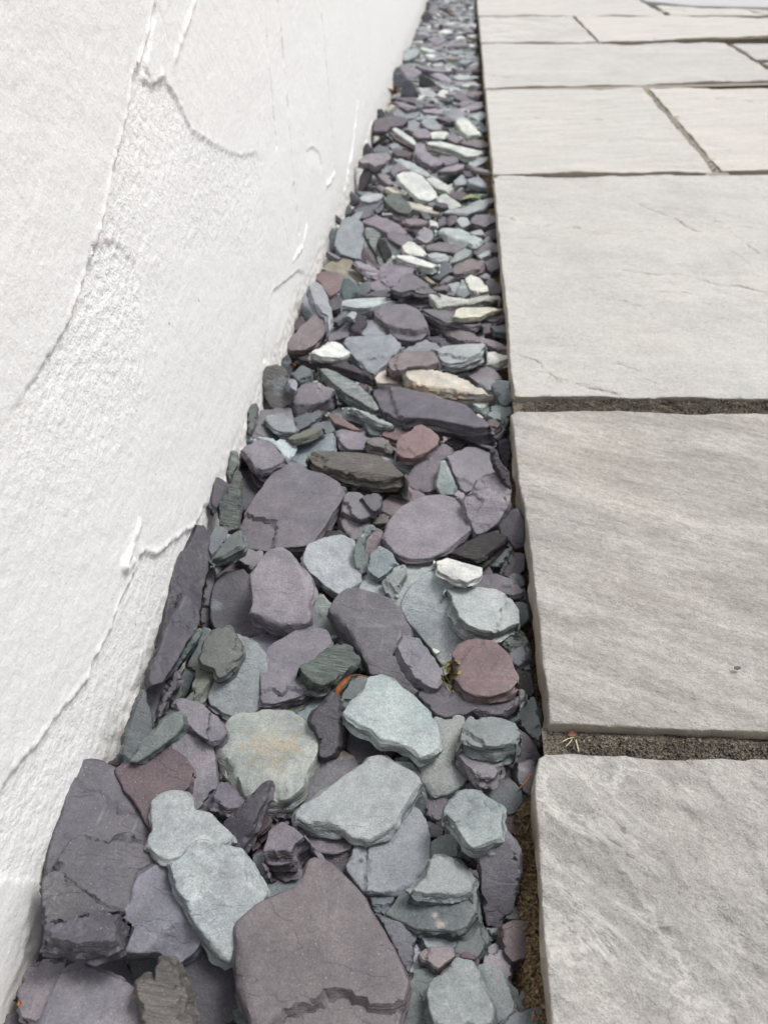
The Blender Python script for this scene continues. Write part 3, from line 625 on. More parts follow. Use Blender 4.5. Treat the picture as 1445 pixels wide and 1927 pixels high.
G 3 L t10 |humped lilac slate in mid strip|545,570 560,530 610,480 630,440 680,430 780,440 815,470 780,510 740,550 660,585 600,590
G 4 P t9 |plum slate overlapping lilac hump|660,590 730,540 740,500 790,485 850,520 920,570 970,605 860,610 800,600 740,615
G 3 D t7 ||500,620 570,595 640,585 720,600 700,625 600,630
G 3 L t7 |lilac sliver beside tall oval|450,420 490,415 560,445 620,470 590,505 540,490 480,450
G 2 G - ||475,600 500,550 545,530 550,600 510,625
G 3 L t8 |long lilac slate behind tall oval|500,190 530,170 570,140 650,165 720,200 780,260 720,255 660,255 600,225
G 3 P t9 ||650,265 690,235 760,250 810,290 740,335 710,320 670,290
G 4 r t7 ||730,180 770,165 840,165 905,180 860,200 790,205
G 4 L t9 ||830,290 840,240 870,212 920,230 930,290 880,320
G 5 f t10,i=pair |large whitish two-faced slate near slab|930,235 990,215 1080,215 1150,250 1235,290 1220,310 1170,345 1130,330 1100,335 1020,300 980,265
G 3 P t8 ||880,330 960,305 1060,320 1110,340 1060,375 960,365 900,355
G 4 g t8 ||1010,435 1060,370 1120,335 1160,360 1130,400 1060,430
G 4 r t9 |rosy plum slate near slab edge|1030,460 1080,425 1150,400 1220,410 1240,430 1200,475 1110,500 1060,510
G 3 P t9 ||1220,430 1290,390 1320,400 1325,460 1260,490
G 3 P t8 ||1160,370 1210,320 1270,305 1310,320 1310,370 1240,370 1190,395
G 4 g t5 ||1180,385 1260,345 1260,380 1210,405
G 3 B t10 |blue-grey block under pale oval chip|890,500 950,450 1000,420 1025,440 1025,490 960,530 920,525
G 3 P t6 ||950,545 1020,500 1055,510 1010,545
G 2 g - ||985,600 1020,550 1080,540 1090,610 1050,620
G 3 f e,t8 ||1060,610 1080,560 1095,515 1120,560 1140,610 1100,635
G 5 W t10 |whitish egg-shaped slate near slab|1110,510 1150,490 1200,510 1250,560 1255,610 1190,625 1140,600 1120,560
G 3 E t8 ||1235,540 1260,520 1320,530 1330,610 1270,620
G 3 l - ||1190,515 1240,480 1265,500 1255,530
G 3 k t5 ||830,490 860,485 950,550 920,555
G 2 P - ||920,560 1030,555 1010,590 940,595
G 4 P t10 |boxy plum slate under slab edge|1150,200 1155,160 1200,140 1290,145 1300,190 1230,225
G 3 P - ||945,190 990,145 1005,200 960,220
G 4 M t7 ||1000,170 1030,140 1070,145 1060,190 1020,215
G 4 f t7 ||1060,180 1090,150 1130,160 1145,200 1100,225
G 4 g t9 |long grey-green slate beside green leaf|970,140 1020,110 1110,100 1200,60 1280,40 1285,65 1220,115 1130,145 1040,140
G 3 W t7 ||960,30 1000,20 1070,70 1095,90 1020,120 970,130
G 5 D t6 ||920,90 950,60 1010,70 1020,100 980,110
G 3 T t6 |thin cream strip below white stone|780,60 850,80 920,100 970,125 960,140 880,125 800,105
G 5 H t11,s1 |streaky dark green spindle-shaped slate|630,60 660,20 700,5 740,30 790,80 810,125 780,155 720,140 660,95
G 5 f t7 |pale sage oval near wall|483,45 510,20 560,10 620,10 640,35 600,65 540,75 500,70
G 3 P e ||430,60 440,0 470,20 480,60 450,85
G 3 B e ||405,140 420,80 445,100 440,150
G 2 B - ||455,115 560,70 630,55 580,115 470,135
G 3 P - ||500,165 510,125 560,100 575,135 530,165
G 2 g - ||430,165 470,130 520,120 520,160 470,185
G 2 D e ||340,130 385,165 385,200 355,180
G 3 P - ||300,350 385,395 365,410 305,375
G 3 B - ||580,110 640,85 620,130 595,145
G 3 B - ||845,120 890,125 920,170 880,175
G 4 W t6 ||905,170 945,180 950,215 910,210
G 2 D - ||680,135 760,130 860,150 800,180 700,165
G 2 D - ||1225,250 1300,220 1305,290 1240,300
G 3 g - ||1135,245 1210,225 1230,265 1160,265
G 1 D - ||310,650 400,600 400,690 330,710
G 2 B - ||325,770 400,710 440,715 360,790
G 2 P - ||1190,800 1265,770 1275,840 1210,855
G 2 B - ||1260,800 1360,790 1360,845 1290,840
H 5 W t9,i=h1 |large white rough slate, far strip|525,1190 570,1165 640,1165 700,1190 740,1240 800,1310 800,1360 750,1385 680,1370 610,1310 550,1250
H 3 f t8 ||500,1090 560,1085 640,1110 700,1150 760,1190 740,1205 690,1195 620,1170
H 4 L t8 ||480,1170 500,1130 560,1110 600,1140 600,1165 530,1180 515,1210
H 4 W t7 ||720,1220 780,1205 850,1245 920,1280 880,1315 830,1300 770,1270
H 5 W t12 |longest white bar-shaped slate|720,970 760,955 830,960 920,985 1030,1010 1110,1030 1120,1060 1070,1085 1000,1085 900,1040 800,1010 740,1000
H 5 L t9 |boomerang-shaped lilac slate in far strip|650,990 680,970 710,975 730,1010 770,1060 830,1090 860,1105 820,1140 760,1145 700,1110 650,1060
H 5 L t6 |pinkish flat lens-shaped slate|800,1170 850,1140 940,1115 1000,1120 980,1150 920,1175 830,1180
H 3 P t7 ||750,1060 850,1065 940,1075 930,1115 860,1130
H 3 g t7 ||1000,1125 1080,1085 1150,1060 1135,1105 1060,1145
H 4 r t5 ||1000,1125 1090,1140 1180,1170 1170,1185 1060,1165
H 3 l t8 ||915,1240 970,1190 1020,1200 1010,1260 930,1270
H 4 l t9 |angular blue-grey slate by slab corner|1010,1220 1080,1205 1140,1240 1150,1290 1090,1280 1020,1255
H 3 D t6 ||975,1165 1060,1155 1070,1205 1000,1210
H 2 M t6 ||880,1310 980,1300 1010,1340 960,1370 890,1350
H 4 T t7 ||430,1280 480,1265 550,1290 575,1330 500,1320
H 4 L t8 ||365,1145 400,1145 460,1190 510,1260 480,1270 420,1230
H 4 E e,t8 |dark plum upright blade near wall|265,1300 280,1200 330,1110 350,1110 355,1190 310,1290
H 4 L t9 |broad light plum slate near wall|270,1100 310,1060 400,1035 470,1035 485,1075 440,1120 380,1145 340,1120 290,1125
H 3 B t8 ||365,1020 410,985 460,1000 500,1050 480,1085 460,1050 380,1050
H 3 D e ||290,1070 310,990 330,965 355,1010 350,1045
H 4 M t7 ||500,1040 530,1015 620,1035 640,1050 600,1075 530,1065
H 4 W t7 |slanting white strip near wall|475,870 500,860 560,890 620,930 650,960 655,1000 620,975 540,920
H 3 R t7 ||470,895 540,935 640,985 645,1020 520,955
H 3 D t7 ||365,980 440,930 480,920 490,950 400,995
H 2 l - ||475,990 520,965 570,1010 500,1025
H 4 E t9 |wide dark plum slate beside wall|375,900 380,815 440,800 520,790 590,805 600,835 560,860 480,870 450,905
H 3 l t8 ||580,885 600,830 640,815 720,850 770,895 700,890 640,900
H 4 l t8 |pale blue-grey slate left of chunky white|690,830 740,800 800,820 840,890 780,895 720,870
H 4 L t9 ||640,930 650,885 730,880 760,910 750,945 680,950
H 4 W t6 ||760,900 860,895 880,905 850,935 770,940
H 5 W t12 |chunky white slate near far paving|920,830 960,800 1000,800 1050,850 1110,910 1100,935 1010,945 960,900
H 3 P - ||860,945 910,905 980,950 930,980
H 3 r t7 ||940,975 1040,950 1120,960 1165,1000 1100,1015
H 4 g t8 ||1030,800 1070,770 1130,760 1140,800 1080,830
H 3 G - ||1080,875 1150,850 1160,890 1110,910
H 4 L t9 ||990,740 1040,710 1100,705 1130,730 1080,750 1020,765
H 3 L t8 ||945,715 980,680 1020,685 1030,715 990,745
H 4 L t8 ||870,755 920,740 990,765 1010,790 960,800 900,780
H 3 L t7 ||690,750 790,740 860,760 800,780 720,770
H 2 f - ||690,755 780,775 840,830 790,820 690,805
H 3 P - ||790,805 870,790 920,810 890,840
H 4 P t9 |rounded plum slate behind white scrap|490,670 560,655 640,660 700,690 715,735 690,745 650,710 560,690
H 4 L t5 ||490,690 560,695 640,720 670,740 600,740
H 4 T t7 |short white scrap near wall|450,750 490,705 530,715 500,745 470,775
H 3 l t8 ||500,775 560,735 620,730 680,770 660,805 590,815 520,800
H 3 B e ||390,800 400,740 430,740 450,780 430,805
I 5 p e,t10 |pointed blue-plum upright triangle|355,1190 380,1080 410,980 440,960 480,1000 540,1090 580,1200 480,1195
I 4 B e,t10 |dark grey upright plate at wall|240,1040 260,900 300,820 340,830 380,920 395,980 370,1070 300,1080
I 3 L t9 ||330,810 420,810 540,860 600,920 520,970 430,970 390,900
I 4 L t9 |long lilac slate above dark triangle|615,880 680,870 760,900 880,920 980,970 1010,1020 940,1035 830,990 740,950
I 4 K e,t10 |dark triangular slate face|590,1050 600,930 640,920 720,980 800,1050 840,1100 720,1095
I 3 f t7 ||550,1080 640,1100 760,1140 820,1190 740,1210 620,1180
I 4 f t5 ||820,1040 920,1075 1100,1090 1200,1130 1100,1140 940,1110 850,1090
I 5 W t7 |flat white slate in far strip|1090,1040 1150,1020 1280,1020 1340,1050 1300,1090 1200,1100 1110,1080
I 4 r t6 ||1120,1170 1250,1130 1380,1140 1350,1180 1200,1200
I 4 f t8 ||1000,950 1080,920 1220,930 1200,980 1080,1000 1020,980
I 3 l - ||1000,905 1120,860 1210,885 1210,930 1060,930
I 4 L t6 ||530,815 640,830 800,850 1000,880 940,900 760,890 620,860
I 4 W t6 ||1020,855 1080,830 1130,840 1100,870
I 5 L t8 |pinkish lilac slate far along wall|530,545 600,525 700,535 760,575 800,610 730,640 640,610
I 4 L t9 ||690,490 760,455 860,465 905,510 840,560 760,550
I 4 L t6 ||820,570 900,530 1000,540 1050,575 920,590
I 4 g t10 ||390,640 430,610 520,610 590,650 520,720 420,760 380,740
I 4 l t8 ||650,735 740,710 860,715 870,740 760,755
I 4 f t7 ||740,790 870,780 870,830 760,830
I 5 k t8 |ochre-topped slate in far strip|900,720 960,695 1040,710 1070,740 960,740
I 4 D t9 ||510,470 560,440 660,430 690,470 620,500 540,540
I 3 g t6 ||680,430 760,415 900,440 920,465 780,460
I 4 W t8 ||810,410 860,380 900,355 980,390 1020,420 960,430 870,425
I 4 W t6 ||1030,460 1100,440 1150,470 1120,500 1040,490
I 4 g t8 ||1030,420 1080,380 1120,400 1110,440
I 4 L e,t9 ||605,215 640,160 690,135 730,190 750,240 700,270 640,260
I 4 l t8 ||540,360 600,345 680,370 700,400 620,400
I 4 L t7 ||830,300 900,290 1020,320 1100,340 1000,355 900,330
I 4 W t8 ||1180,330 1220,290 1290,310 1280,345 1200,355
I 4 W t5 ||1140,240 1220,225 1280,240 1200,255
I 4 W t8 ||1160,115 1250,70 1265,125 1180,128
I 3 L t6 ||770,170 830,190 890,210 850,230 790,200
I 3 L t7 ||690,105 760,95 800,115 720,130
I 4 T t6 ||1160,440 1230,430 1300,450 1230,470
I 3 g t6 ||900,650 1000,630 1140,640 1160,665 1020,680
I 4 f t7 ||1190,810 1280,775 1345,780 1290,810 1220,830
I 4 W t8 ||740,1220 780,1220 840,1290 800,1300 750,1260
I 3 D t8 ||640,1230 700,1220 760,1290 730,1320
"""
STEP_TEXT = """
big;B;3.6;1.4;20,1420 0,1390 110,1310 200,1290 260,1260 290,1210 380,1205 450,1250 570,1300 760,1265 800,1700 0,1700
big;B;6;6;-300,880 -160,880 -120,1000 -110,1180 -90,1290 -60,1400 -300,1600
flag;B;5;4;60,350 190,380 290,380 360,420 420,500 60,560
ridge;B;3;8;920,540 930,600 1000,690 1100,740 1100,480 900,480
ridge;B;4;3;680,765 850,735 1000,740 1120,800 680,880
pear;A;5;10;700,1060 800,930 900,860 1050,880 1000,1180 700,1180
penta;B;.8;.6;900,395 1040,340 1150,285 1260,285 1260,620 880,620
knob;B;5;2;-80,530 40,520 120,530 190,500 280,480 250,700 -80,700
round;X;5;4;380,1400 425,1420 445,1460 475,1500 540,1505 590,1480 640,1580 380,1580
pitted;A;4;4;780,600 870,680 930,800 990,900 1060,1010 1150,1080 1100,1250 750,900
loaf;C;5;3;720,560 830,600 960,650 1060,650 1160,640 1160,780 720,780
loaf;C;4;4;1030,300 1080,400 1100,500 1090,580 1220,580 1220,280
diag;D;6;4;20,590 100,600 190,720 260,840 290,1000 0,1000
diag;D;.8;.6;210,650 330,660 420,650 540,640 540,420 250,420 240,540
block;D;6;4;620,480 720,520 740,580 790,650 860,690 950,690 1120,650 1150,800 800,800 600,600
rose;D;5;5;680,960 790,1020 900,1060 1060,1020 1130,990 1130,1160 680,1160
flake;D;1.0;.6;400,1300 520,1260 600,1240 690,1250 690,1450 400,1450
tri;C;8;8;1240,980 1255,1050 1265,1200 1240,1420 1400,1420 1400,980
anvil;X;2.6;1.2;430,1090 430,968 465,966 490,975 515,977 522,990 500,1090
chunk;E;8;6;600,560 720,560 850,560 960,510 1050,480 1050,760 600,760
long;F;3;2;30,380 220,440 240,520 290,650 200,760 30,640
long;F;6;3;230,640 300,650 500,690 700,740 930,760 1040,755 1040,900 230,900
cream;F;7;4;280,370 380,410 550,430 700,450 850,490 900,600 280,600
woody;X;5;4;560,872 620,880 700,890 790,905 790,950 560,950
heart;F;1.2;.7;720,1240 850,1240 915,1280 930,1300 860,1400 720,1440
grey;X;1.6;1;630,672 680,678 740,668 775,666 775,740 630,740
g1;G;5;3;520,720 620,770 700,800 830,820 930,795 930,940 600,940 520,780
blk2;F;5;4;600,980 650,1000 700,1090 760,1210 720,1290 580,1000
pair;G;6;5;900,235 1000,255 1130,300 1160,380 880,380
"""
# ------------------------------------------------------------------ large structure: ground, wall, paving
WALL_X, EDGE_X, BED = -0.1445, 0.0385, -0.046
SOIL = soil_material('bare_earth', (.075, .055, .035), (.38, .29, .19), 900)
GRIT = soil_material('joint_grit', (.03, .028, .026), (.36, .325, .285), 1100)

def grid_mesh(name, X, Y, Z, mat, tint=None):
    r, c = X.shape
    v = np.stack([X.ravel(), Y.ravel(), Z.ravel()], 1)
    i = np.arange(r * c).reshape(r, c)
    f = np.stack([i[:-1, :-1], i[:-1, 1:], i[1:, 1:], i[1:, :-1]], -1).reshape(-1, 4)
    me = bpy.data.meshes.new(name)
    me.vertices.add(len(v)); me.vertices.foreach_set('co', v.astype(np.float32).ravel())
    me.loops.add(f.size); me.loops.foreach_set('vertex_index', f.ravel().astype(np.int32))
    me.polygons.add(len(f)); me.polygons.foreach_set('loop_start', np.arange(0, f.size, 4, dtype=np.int32))
    me.polygons.foreach_set('loop_total', np.full(len(f), 4, np.int32))
    me.polygons.foreach_set('use_smooth', np.ones(len(f), bool))
    me.update(calc_edges=True); me.validate()
    if tint is not None:
        a = me.attributes.new('tint', 'FLOAT_COLOR', 'POINT'); a.data.foreach_set('color', tint.astype(np.float32).ravel())
    me.materials.append(mat)
    return me

# ground: one sheet to the horizon, and the earth bed of the strip
big = [(-60, -60, -.06), (60, -60, -.06), (60, 120, -.06), (-60, 120, -.06)]
link('ground', mesh_of('ground', big, [(0, 1, 2, 3)], SOIL), kind='structure')
yy = np.concatenate([np.arange(-.1, .45, .0016), np.arange(.45, 4.2, .012)]); xx = np.arange(-.17, .07, .0016)
gx, gy = np.meshgrid(xx, yy)
gz = BED + .0025 * fbm(gx / .012, gy / .012, 4, 5) + .0015 * np.abs(fbm(gx / .004, gy / .004, 9, 2))
gz += sstep(.021, .031, gx) * .024 * sstep(.24, .16, gy) + sstep(.02, .036, gx) * .004
link('earth_bed', grid_mesh('earth_bed', gx, gy, gz, SOIL), kind='structure')

# rendered wall: trowelled coat with ledges, ridges and scored lines
def wall_pts(s, ox=0, oy=0, sc=1.0):
    p = np.array([[float(a) for a in q.split(',')] for q in s.split()])
    p = np.array([ox, oy]) + p / sc
    return on_x(p, WALL_X)[:, 1:]
W1 = lambda s: wall_pts(s, 0, 0, 2.064)
W2 = lambda s: wall_pts(s, 0, 700, 2.408)
def build_wall():
    ys = [-.35]
    while ys[-1] < 4.3: ys.append(ys[-1] + max(.0011, .0034 * abs(ys[-1])) if ys[-1] > .1 else ys[-1] + .006)
    zs = np.concatenate([np.arange(-.06, .34, .0012), np.arange(.34, 1.9, .03)])
    Yg, Zg = np.meshgrid(np.array(ys), zs)
    P = np.stack([Yg.ravel(), Zg.ravel()], 1)
    y, z = P[:, 0], P[:, 1]
    near = (z < .34) & (y > .05)
    h = .0004 * fbm(y / .09, z / .07, 31, 3)
    rough = np.full(len(P), .25)
    jag = .0011 * fbm(y / .012, z / .012, 77, 4) + .0009 * fbm(y / .004, z / .004, 79, 2)
    Pj = P + np.stack([jag, .6 * np.roll(jag, 5)], 1)
    patches = [   # region, the ledge along it, depth, reach of the hollow, roughness
        (W1('605,0 570,170 520,300 490,480 440,650 400,850 360,1000 310,1130 250,1300 130,1480 -150,1900 420,2100 900,1900 1010,1400 1030,1000 1000,590 940,605 890,590 830,560 740,500 690,380 640,300 600,330 570,250 610,60'),
         W1('605,0 570,170 520,300 490,480 440,650 400,850 360,1000 310,1130 250,1300'), -.0016, .035, .75),
        (W1('520,300 600,330 640,300 690,380 740,500 830,560 890,590 940,605 1000,590 1030,1000 520,1000 480,480'),
         W1('640,310 690,380 740,500 830,560 890,590 940,605 1000,590'), -.0008, .04, .8),
        (W1('360,945 420,935 460,940 530,1010 560,1300 540,1700 100,1900 -100,1800 130,1480 250,1300 310,1130'),
         W1('365,945 420,935 460,940 530,1010'), -.0010, .04, 1.0),
        (W1('1160,1050 1100,1100 1060,1130 1045,1200 1020,1400 1100,1450 1150,1290 1220,1080'),
         W1('1160,1050 1100,1100 1060,1130 1045,1200 1025,1380'), -.0016, .03, .2),
        (W1('1185,640 1190,590 1210,568 1240,590 1252,640 1230,760 1190,760'), W1('1185,640 1190,590 1210,568 1240,590 1252,640'), -.0010, .01, .1),
        (W2('0,1900 100,1760 200,1640 330,1470 400,1390 430,1290 500,1170 540,1040 590,960 640,820 720,820 800,750 890,690 930,600 1000,640 800,1300 500,1900 200,2300 -200,2300'),
         W2('0,1900 100,1760 200,1640 330,1470 400,1390 430,1290 500,1170 540,1040 590,960 640,820 720,820 800,750 890,690 930,600'), -.0015, .05, .6),
    ]
    for poly, ledge, drop, reach, rg in patches:
        lo, hi = poly.min(0) - .03, poly.max(0) + .03
        k = np.where(((P > lo) & (P < hi)).all(1))[0]
        ins = inside(Pj[k], poly); dl = line_dist(Pj[k], ledge); d = dl * np.where(ins, 1, -1)
        h[k] += .8 * drop * sstep(-.0010, .0012, d) * np.exp(-(dl / reach) ** 2)
        h[k] += .0005 * np.exp(-(d / .0015) ** 2) * np.clip(.5 + 1.5 * fbm(P[k, 0] / .0035, P[k, 1] / .0035, 5, 3), 0, 2.4)   # squeezed-out lip
        rough[k] = np.maximum(rough[k], rg * ins * np.exp(-(dl / (reach * 2.2)) ** 2))
    ridges = [  # polyline, height, half-width
        (W1('605,0 570,170 520,300 490,480 440,650 400,850 360,1000 310,1130 270,1240'), .0012, .0016),
        (W1('760,0 715,130 680,230'), .0018, .0018),
        (W1('610,0 640,90 660,180'), -.0012, .0012),
        (W1('1025,0 1050,300 1075,570'), -.0030, .0016),
        (W1('1080,0 1110,300 1140,700 1165,900'), -.0040, .0018),
        (W1('1245,0 1280,400 1305,740'), -.0034, .0018),
        (W1('1005,260 1012,600 1022,800 1035,1000'), -.0012, .0012),
        (W1('520,560 532,760 545,900 560,1200'), -.0012, .0012),
        (W1('1390,400 1370,560 1345,700 1330,780'), .0030, .0022),
        (W1('1445,470 1420,560'), .0030, .0022),
        (W1('1190,880 1180,950 1140,1010'), .0026, .0022),
        (W1('1300,670 1285,700 1270,720'), .0030, .0026),
        (W1('1095,850 1125,970'), -.0016, .0012),
        (W1('570,300 600,330 630,310 632,290'), .0016, .0018),
        (W2('560,880 600,790 630,690'), .0022, .0026),
        (W2('555,870 580,890 600,850'), .0022, .0026),
        (W2('400,1390 430,1290 500,1170 540,1040 590,960'), .0006, .0018),
        (W2('0,1900 100,1760 200,1640 330,1470 400,1390'), .0006, .0018),
        (W2('640,820 720,820 800,750 890,690 930,600'), .0010, .0020),
        (np.array([(1.25, .02), (1.22, .12), (1.24, .3)]), -.0018, .0020),
        (np.array([(1.75, -.01), (1.80, .1), (1.78, .3)]), .0030, .0035),
        (np.array([(2.3, -.01), (2.33, .1), (2.30, .3)]), -.0022, .0030),
    ]
    for ln, a, w in ridges:
        ln = np.asarray(ln, float)
        lo, hi = ln.min(0) - .02, ln.max(0) + .02
        k = np.where(((P > lo) & (P < hi)).all(1))[0]
        if not len(k): continue
        d = line_dist(P[k] + .5 * np.stack([jag[k], jag[k]], 1), ln)
        amp = np.clip(.75 + .9 * fbm(P[k, 0] / .012, P[k, 1] / .012, int(abs(a) * 1e5), 3), .05, 2)
        h[k] += .62 * a * amp * np.exp(-(d / (.85 * w)) ** 2)
    h += rough * (.00046 * fbm(y / .0036, z / .0036, 41, 3) * near) + .00016 * fbm(y / .012, z / .012, 43, 3) + .00007 * fbm(y / .0035, z / .0035, 47, 2) * near
    # crumbly foot of the render, just above the stones
    foot = sstep(.02, -.012, z); h += foot * .0010 * fbm(y / .007, z / .007, 51, 3)
    X = (WALL_X + h).reshape(Yg.shape)
    tint = np.stack([np.ones(len(P))] * 3 + [np.clip(rough, 0, 1)], 1)
    me = grid_mesh('wall', X, Yg, Zg, wall_material(), tint)
    bm = bmesh.new(); bm.from_mesh(me)          # give the wall its thickness
    ed = [e for e in bm.edges if e.is_boundary]
    g = bmesh.ops.extrude_edge_only(bm, edges=ed)
    for v in g['geom']:
        if isinstance(v, bmesh.types.BMVert): v.co.x = WALL_X - .12
    bm.to_mesh(me); bm.free()
    return link('rendered_wall', me, label='white trowel-marked rendered wall left of the slate strip', category='wall')
build_wall()

# paving
def px(s, ox=0, oy=0, sc=1.0):
    p = np.array([[float(a) for a in q.split(',')] for q in s.split()])
    return np.array([ox, oy]) + p / sc
def slab_poly(left, extra):                # traced corner points plus corners in metres
    return np.array([tuple(q) for q in on_z(px(left))[:, :2]] + extra) if left else np.array(extra)
PAVE_BED = mesh_of('paving', [(EDGE_X + .012, -.3, -.0235), (2.2, -.3, -.0235), (2.2, 4.2, -.0235), (EDGE_X + .012, 4.2, -.0235)], [(0, 1, 2, 3)], GRIT)
paving = link('paving', PAVE_BED, kind='structure')
MS = {  # stone tones, with near shade and far sheen put into the base colours
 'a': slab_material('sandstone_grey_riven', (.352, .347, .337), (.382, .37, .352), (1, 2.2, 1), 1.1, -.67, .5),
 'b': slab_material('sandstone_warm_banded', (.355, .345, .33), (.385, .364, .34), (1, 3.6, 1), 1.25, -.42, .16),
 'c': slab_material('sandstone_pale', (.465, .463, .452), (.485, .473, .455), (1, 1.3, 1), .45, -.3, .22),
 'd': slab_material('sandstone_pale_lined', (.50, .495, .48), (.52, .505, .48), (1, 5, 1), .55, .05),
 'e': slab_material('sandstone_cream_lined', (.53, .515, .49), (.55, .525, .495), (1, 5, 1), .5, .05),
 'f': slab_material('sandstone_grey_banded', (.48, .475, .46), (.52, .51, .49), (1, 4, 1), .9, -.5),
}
def relief(kind, seed):
    def f(V, d):
        x, y = V[:, 0], V[:, 1]
        if kind == 'a':
            u, v = x * .62 + y * .78, -x * .78 + y * .62
            h = .0022 * fbm(u / .045, v / .12, seed, 6, .6)
            h = .35 * h + .65 * terrace(h, .0013, .1)
            return np.maximum(h + .0006 * fbm(u / .006, v / .009, seed + 5, 3), -.0026)
        if kind == 'b':
            u, v = x * .35 + y * .94, -x * .94 + y * .35
            return .0012 * fbm(u / .018, v / .10, seed, 4) + .0004 * fbm(u / .004, v / .012, seed + 3, 3)
        h = .0026 * fbm(x / .11, y / .06, seed, 5, .5)
        h = .3 * h + .7 * terrace(h, .0012, .06)
        return h + .0004 * fbm(x / .012, y / .012, seed + 5, 3)
    return f
R = .66
sl_list = [  # (points traced along the visible edges, corners in metres, material, relief, mesh step)
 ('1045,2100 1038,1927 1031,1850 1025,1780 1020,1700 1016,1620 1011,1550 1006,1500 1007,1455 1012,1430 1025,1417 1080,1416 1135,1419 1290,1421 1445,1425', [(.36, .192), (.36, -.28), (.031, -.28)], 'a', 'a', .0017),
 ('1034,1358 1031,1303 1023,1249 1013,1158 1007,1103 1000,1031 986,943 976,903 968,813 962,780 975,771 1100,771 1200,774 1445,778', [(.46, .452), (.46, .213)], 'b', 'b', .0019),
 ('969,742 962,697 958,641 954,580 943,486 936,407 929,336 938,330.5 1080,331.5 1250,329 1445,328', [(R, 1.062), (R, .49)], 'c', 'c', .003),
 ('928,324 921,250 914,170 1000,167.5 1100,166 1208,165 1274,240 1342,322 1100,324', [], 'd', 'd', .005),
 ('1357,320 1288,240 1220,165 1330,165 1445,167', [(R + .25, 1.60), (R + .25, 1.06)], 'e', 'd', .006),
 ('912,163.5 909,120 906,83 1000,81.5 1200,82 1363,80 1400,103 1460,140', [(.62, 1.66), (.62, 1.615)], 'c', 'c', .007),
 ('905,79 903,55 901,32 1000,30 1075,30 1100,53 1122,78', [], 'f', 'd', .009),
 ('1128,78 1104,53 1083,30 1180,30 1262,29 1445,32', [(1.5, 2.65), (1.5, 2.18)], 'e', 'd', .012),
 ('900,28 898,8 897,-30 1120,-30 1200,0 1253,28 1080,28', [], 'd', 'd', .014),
]
MARKS = {   # slab number: (origin and scale of the measurements, [(depth in mm, half-width in mm, points)])
 0: ((940, 1340, 2.861), [(1.3, 2.2, '220,500 330,620 450,660 560,720 690,900 760,1020 900,1160 1100,1230 1280,1330 1445,1420'), (-1.4, .9, '520,520 600,570 670,640'), (-1.2, 1.0, '560,680 650,730 740,790'),
      (-1.0, 1.0, '760,840 850,900 950,960 1190,1030'), (-1.2, .9, '410,545 470,550 530,535'), (.9, 1.6, '830,470 900,455 980,480 1060,520 1200,540'), (.9, 1.6, '340,1000 480,1050 620,1100 800,1160 900,1160'),
      (1.0, 1.8, '1370,760 1420,800 1445,900'), (-1.0, 1.0, '1250,1540 1290,1620'), (.9, 1.8, '420,1600 480,1570 540,1640')]),
 1: ((940, 740, 2.752), [(-.7, .9, '1130,170 1200,180 1290,180 1390,215'), (.8, 1.2, '130,515 200,535 270,560'), (.6, 1.2, '1100,1270 1200,1300 1310,1340'), (.5, 1.4, '470,1120 620,1150 760,1190 900,1240')]),
 2: ((900, 320, 2.651), [(-1.2, 1.0, '705,128 770,130'), (-1.2, 1.0, '740,140 850,190 970,225 1090,290 1260,300 1400,410'), (-1.5, 1.1, '715,495 820,503 910,512 1000,508 1080,525 1200,565 1300,570 1445,600'),
      (-1.4, 1.1, '870,597 930,595 1000,600 1100,615 1250,635'), (-1.5, 1.1, '150,890 280,940 312,962 310,985 390,1040 540,1075 700,1110'), (.9, 1.4, '100,210 300,285 370,265 590,295 800,320 1030,350 1250,385 1360,470'),
      (.9, 1.4, '710,620 780,660 870,660 990,640 1270,675 1380,745 1445,750'), (-1.0, 1.0, '690,960 810,1005'), (-1.1, 1.2, '830,1045 900,1065'), (-.9, 1.0, '770,205 830,220'), (-.9, 1.0, '1140,240 1300,270 1400,280')]),
 3: ((880, 0, 2.558), [(-1.6, 1.6, '210,530 330,545 470,548 560,542 640,530'), (-1.5, 1.5, '130,568 300,570 440,575 650,567'), (-1.5, 1.5, '670,567 740,590 800,600 990,615'), (-1.2, 1.4, '860,710 920,716')]),
 4: ((880, 0, 2.558), [(-1.5, 1.6, '1000,475 1140,470 1280,475 1420,490'), (-1.4, 1.6, '1150,695 1260,707'), (-1.2, 1.6, '1010,570 1200,560 1300,575')]),
 5: ((880, 0, 2.558), [(-1.8, 2.4, '80,355 210,372 330,358 540,350'), (-1.6, 2.2, '810,300 850,290 880,270 910,240'), (-1.6, 2.2, '590,378 690,378'), (-1.6, 2.4, '1060,350 1180,335 1300,330'), (-1.8, 2.4, '1350,395 1400,410')]),
}
def marks_of(i, c):
    if i not in MARKS: return []
    (ox, oy, sc), ms = MARKS[i]
    return [(dp * .001, hw * .001, on_z(px(q, ox, oy, sc))[:, :2] - c) for dp, hw, q in ms]
def mark_points(ms):
    out = []
    for dp, hw, ln in ms:
        q = resample(ln, hw * 1.3)[:-max(1, int(np.linalg.norm(ln[-1] - ln[0]) / (hw * 1.3)))]
        t = np.gradient(q, axis=0); n = np.stack([-t[:, 1], t[:, 0]], 1); n /= np.maximum(np.linalg.norm(n, axis=1), 1e-9)[:, None]
        for k in (-1.5, -.7, 0, .7, 1.5): out.append(q + n * hw * k)
    return np.concatenate(out) if out else None
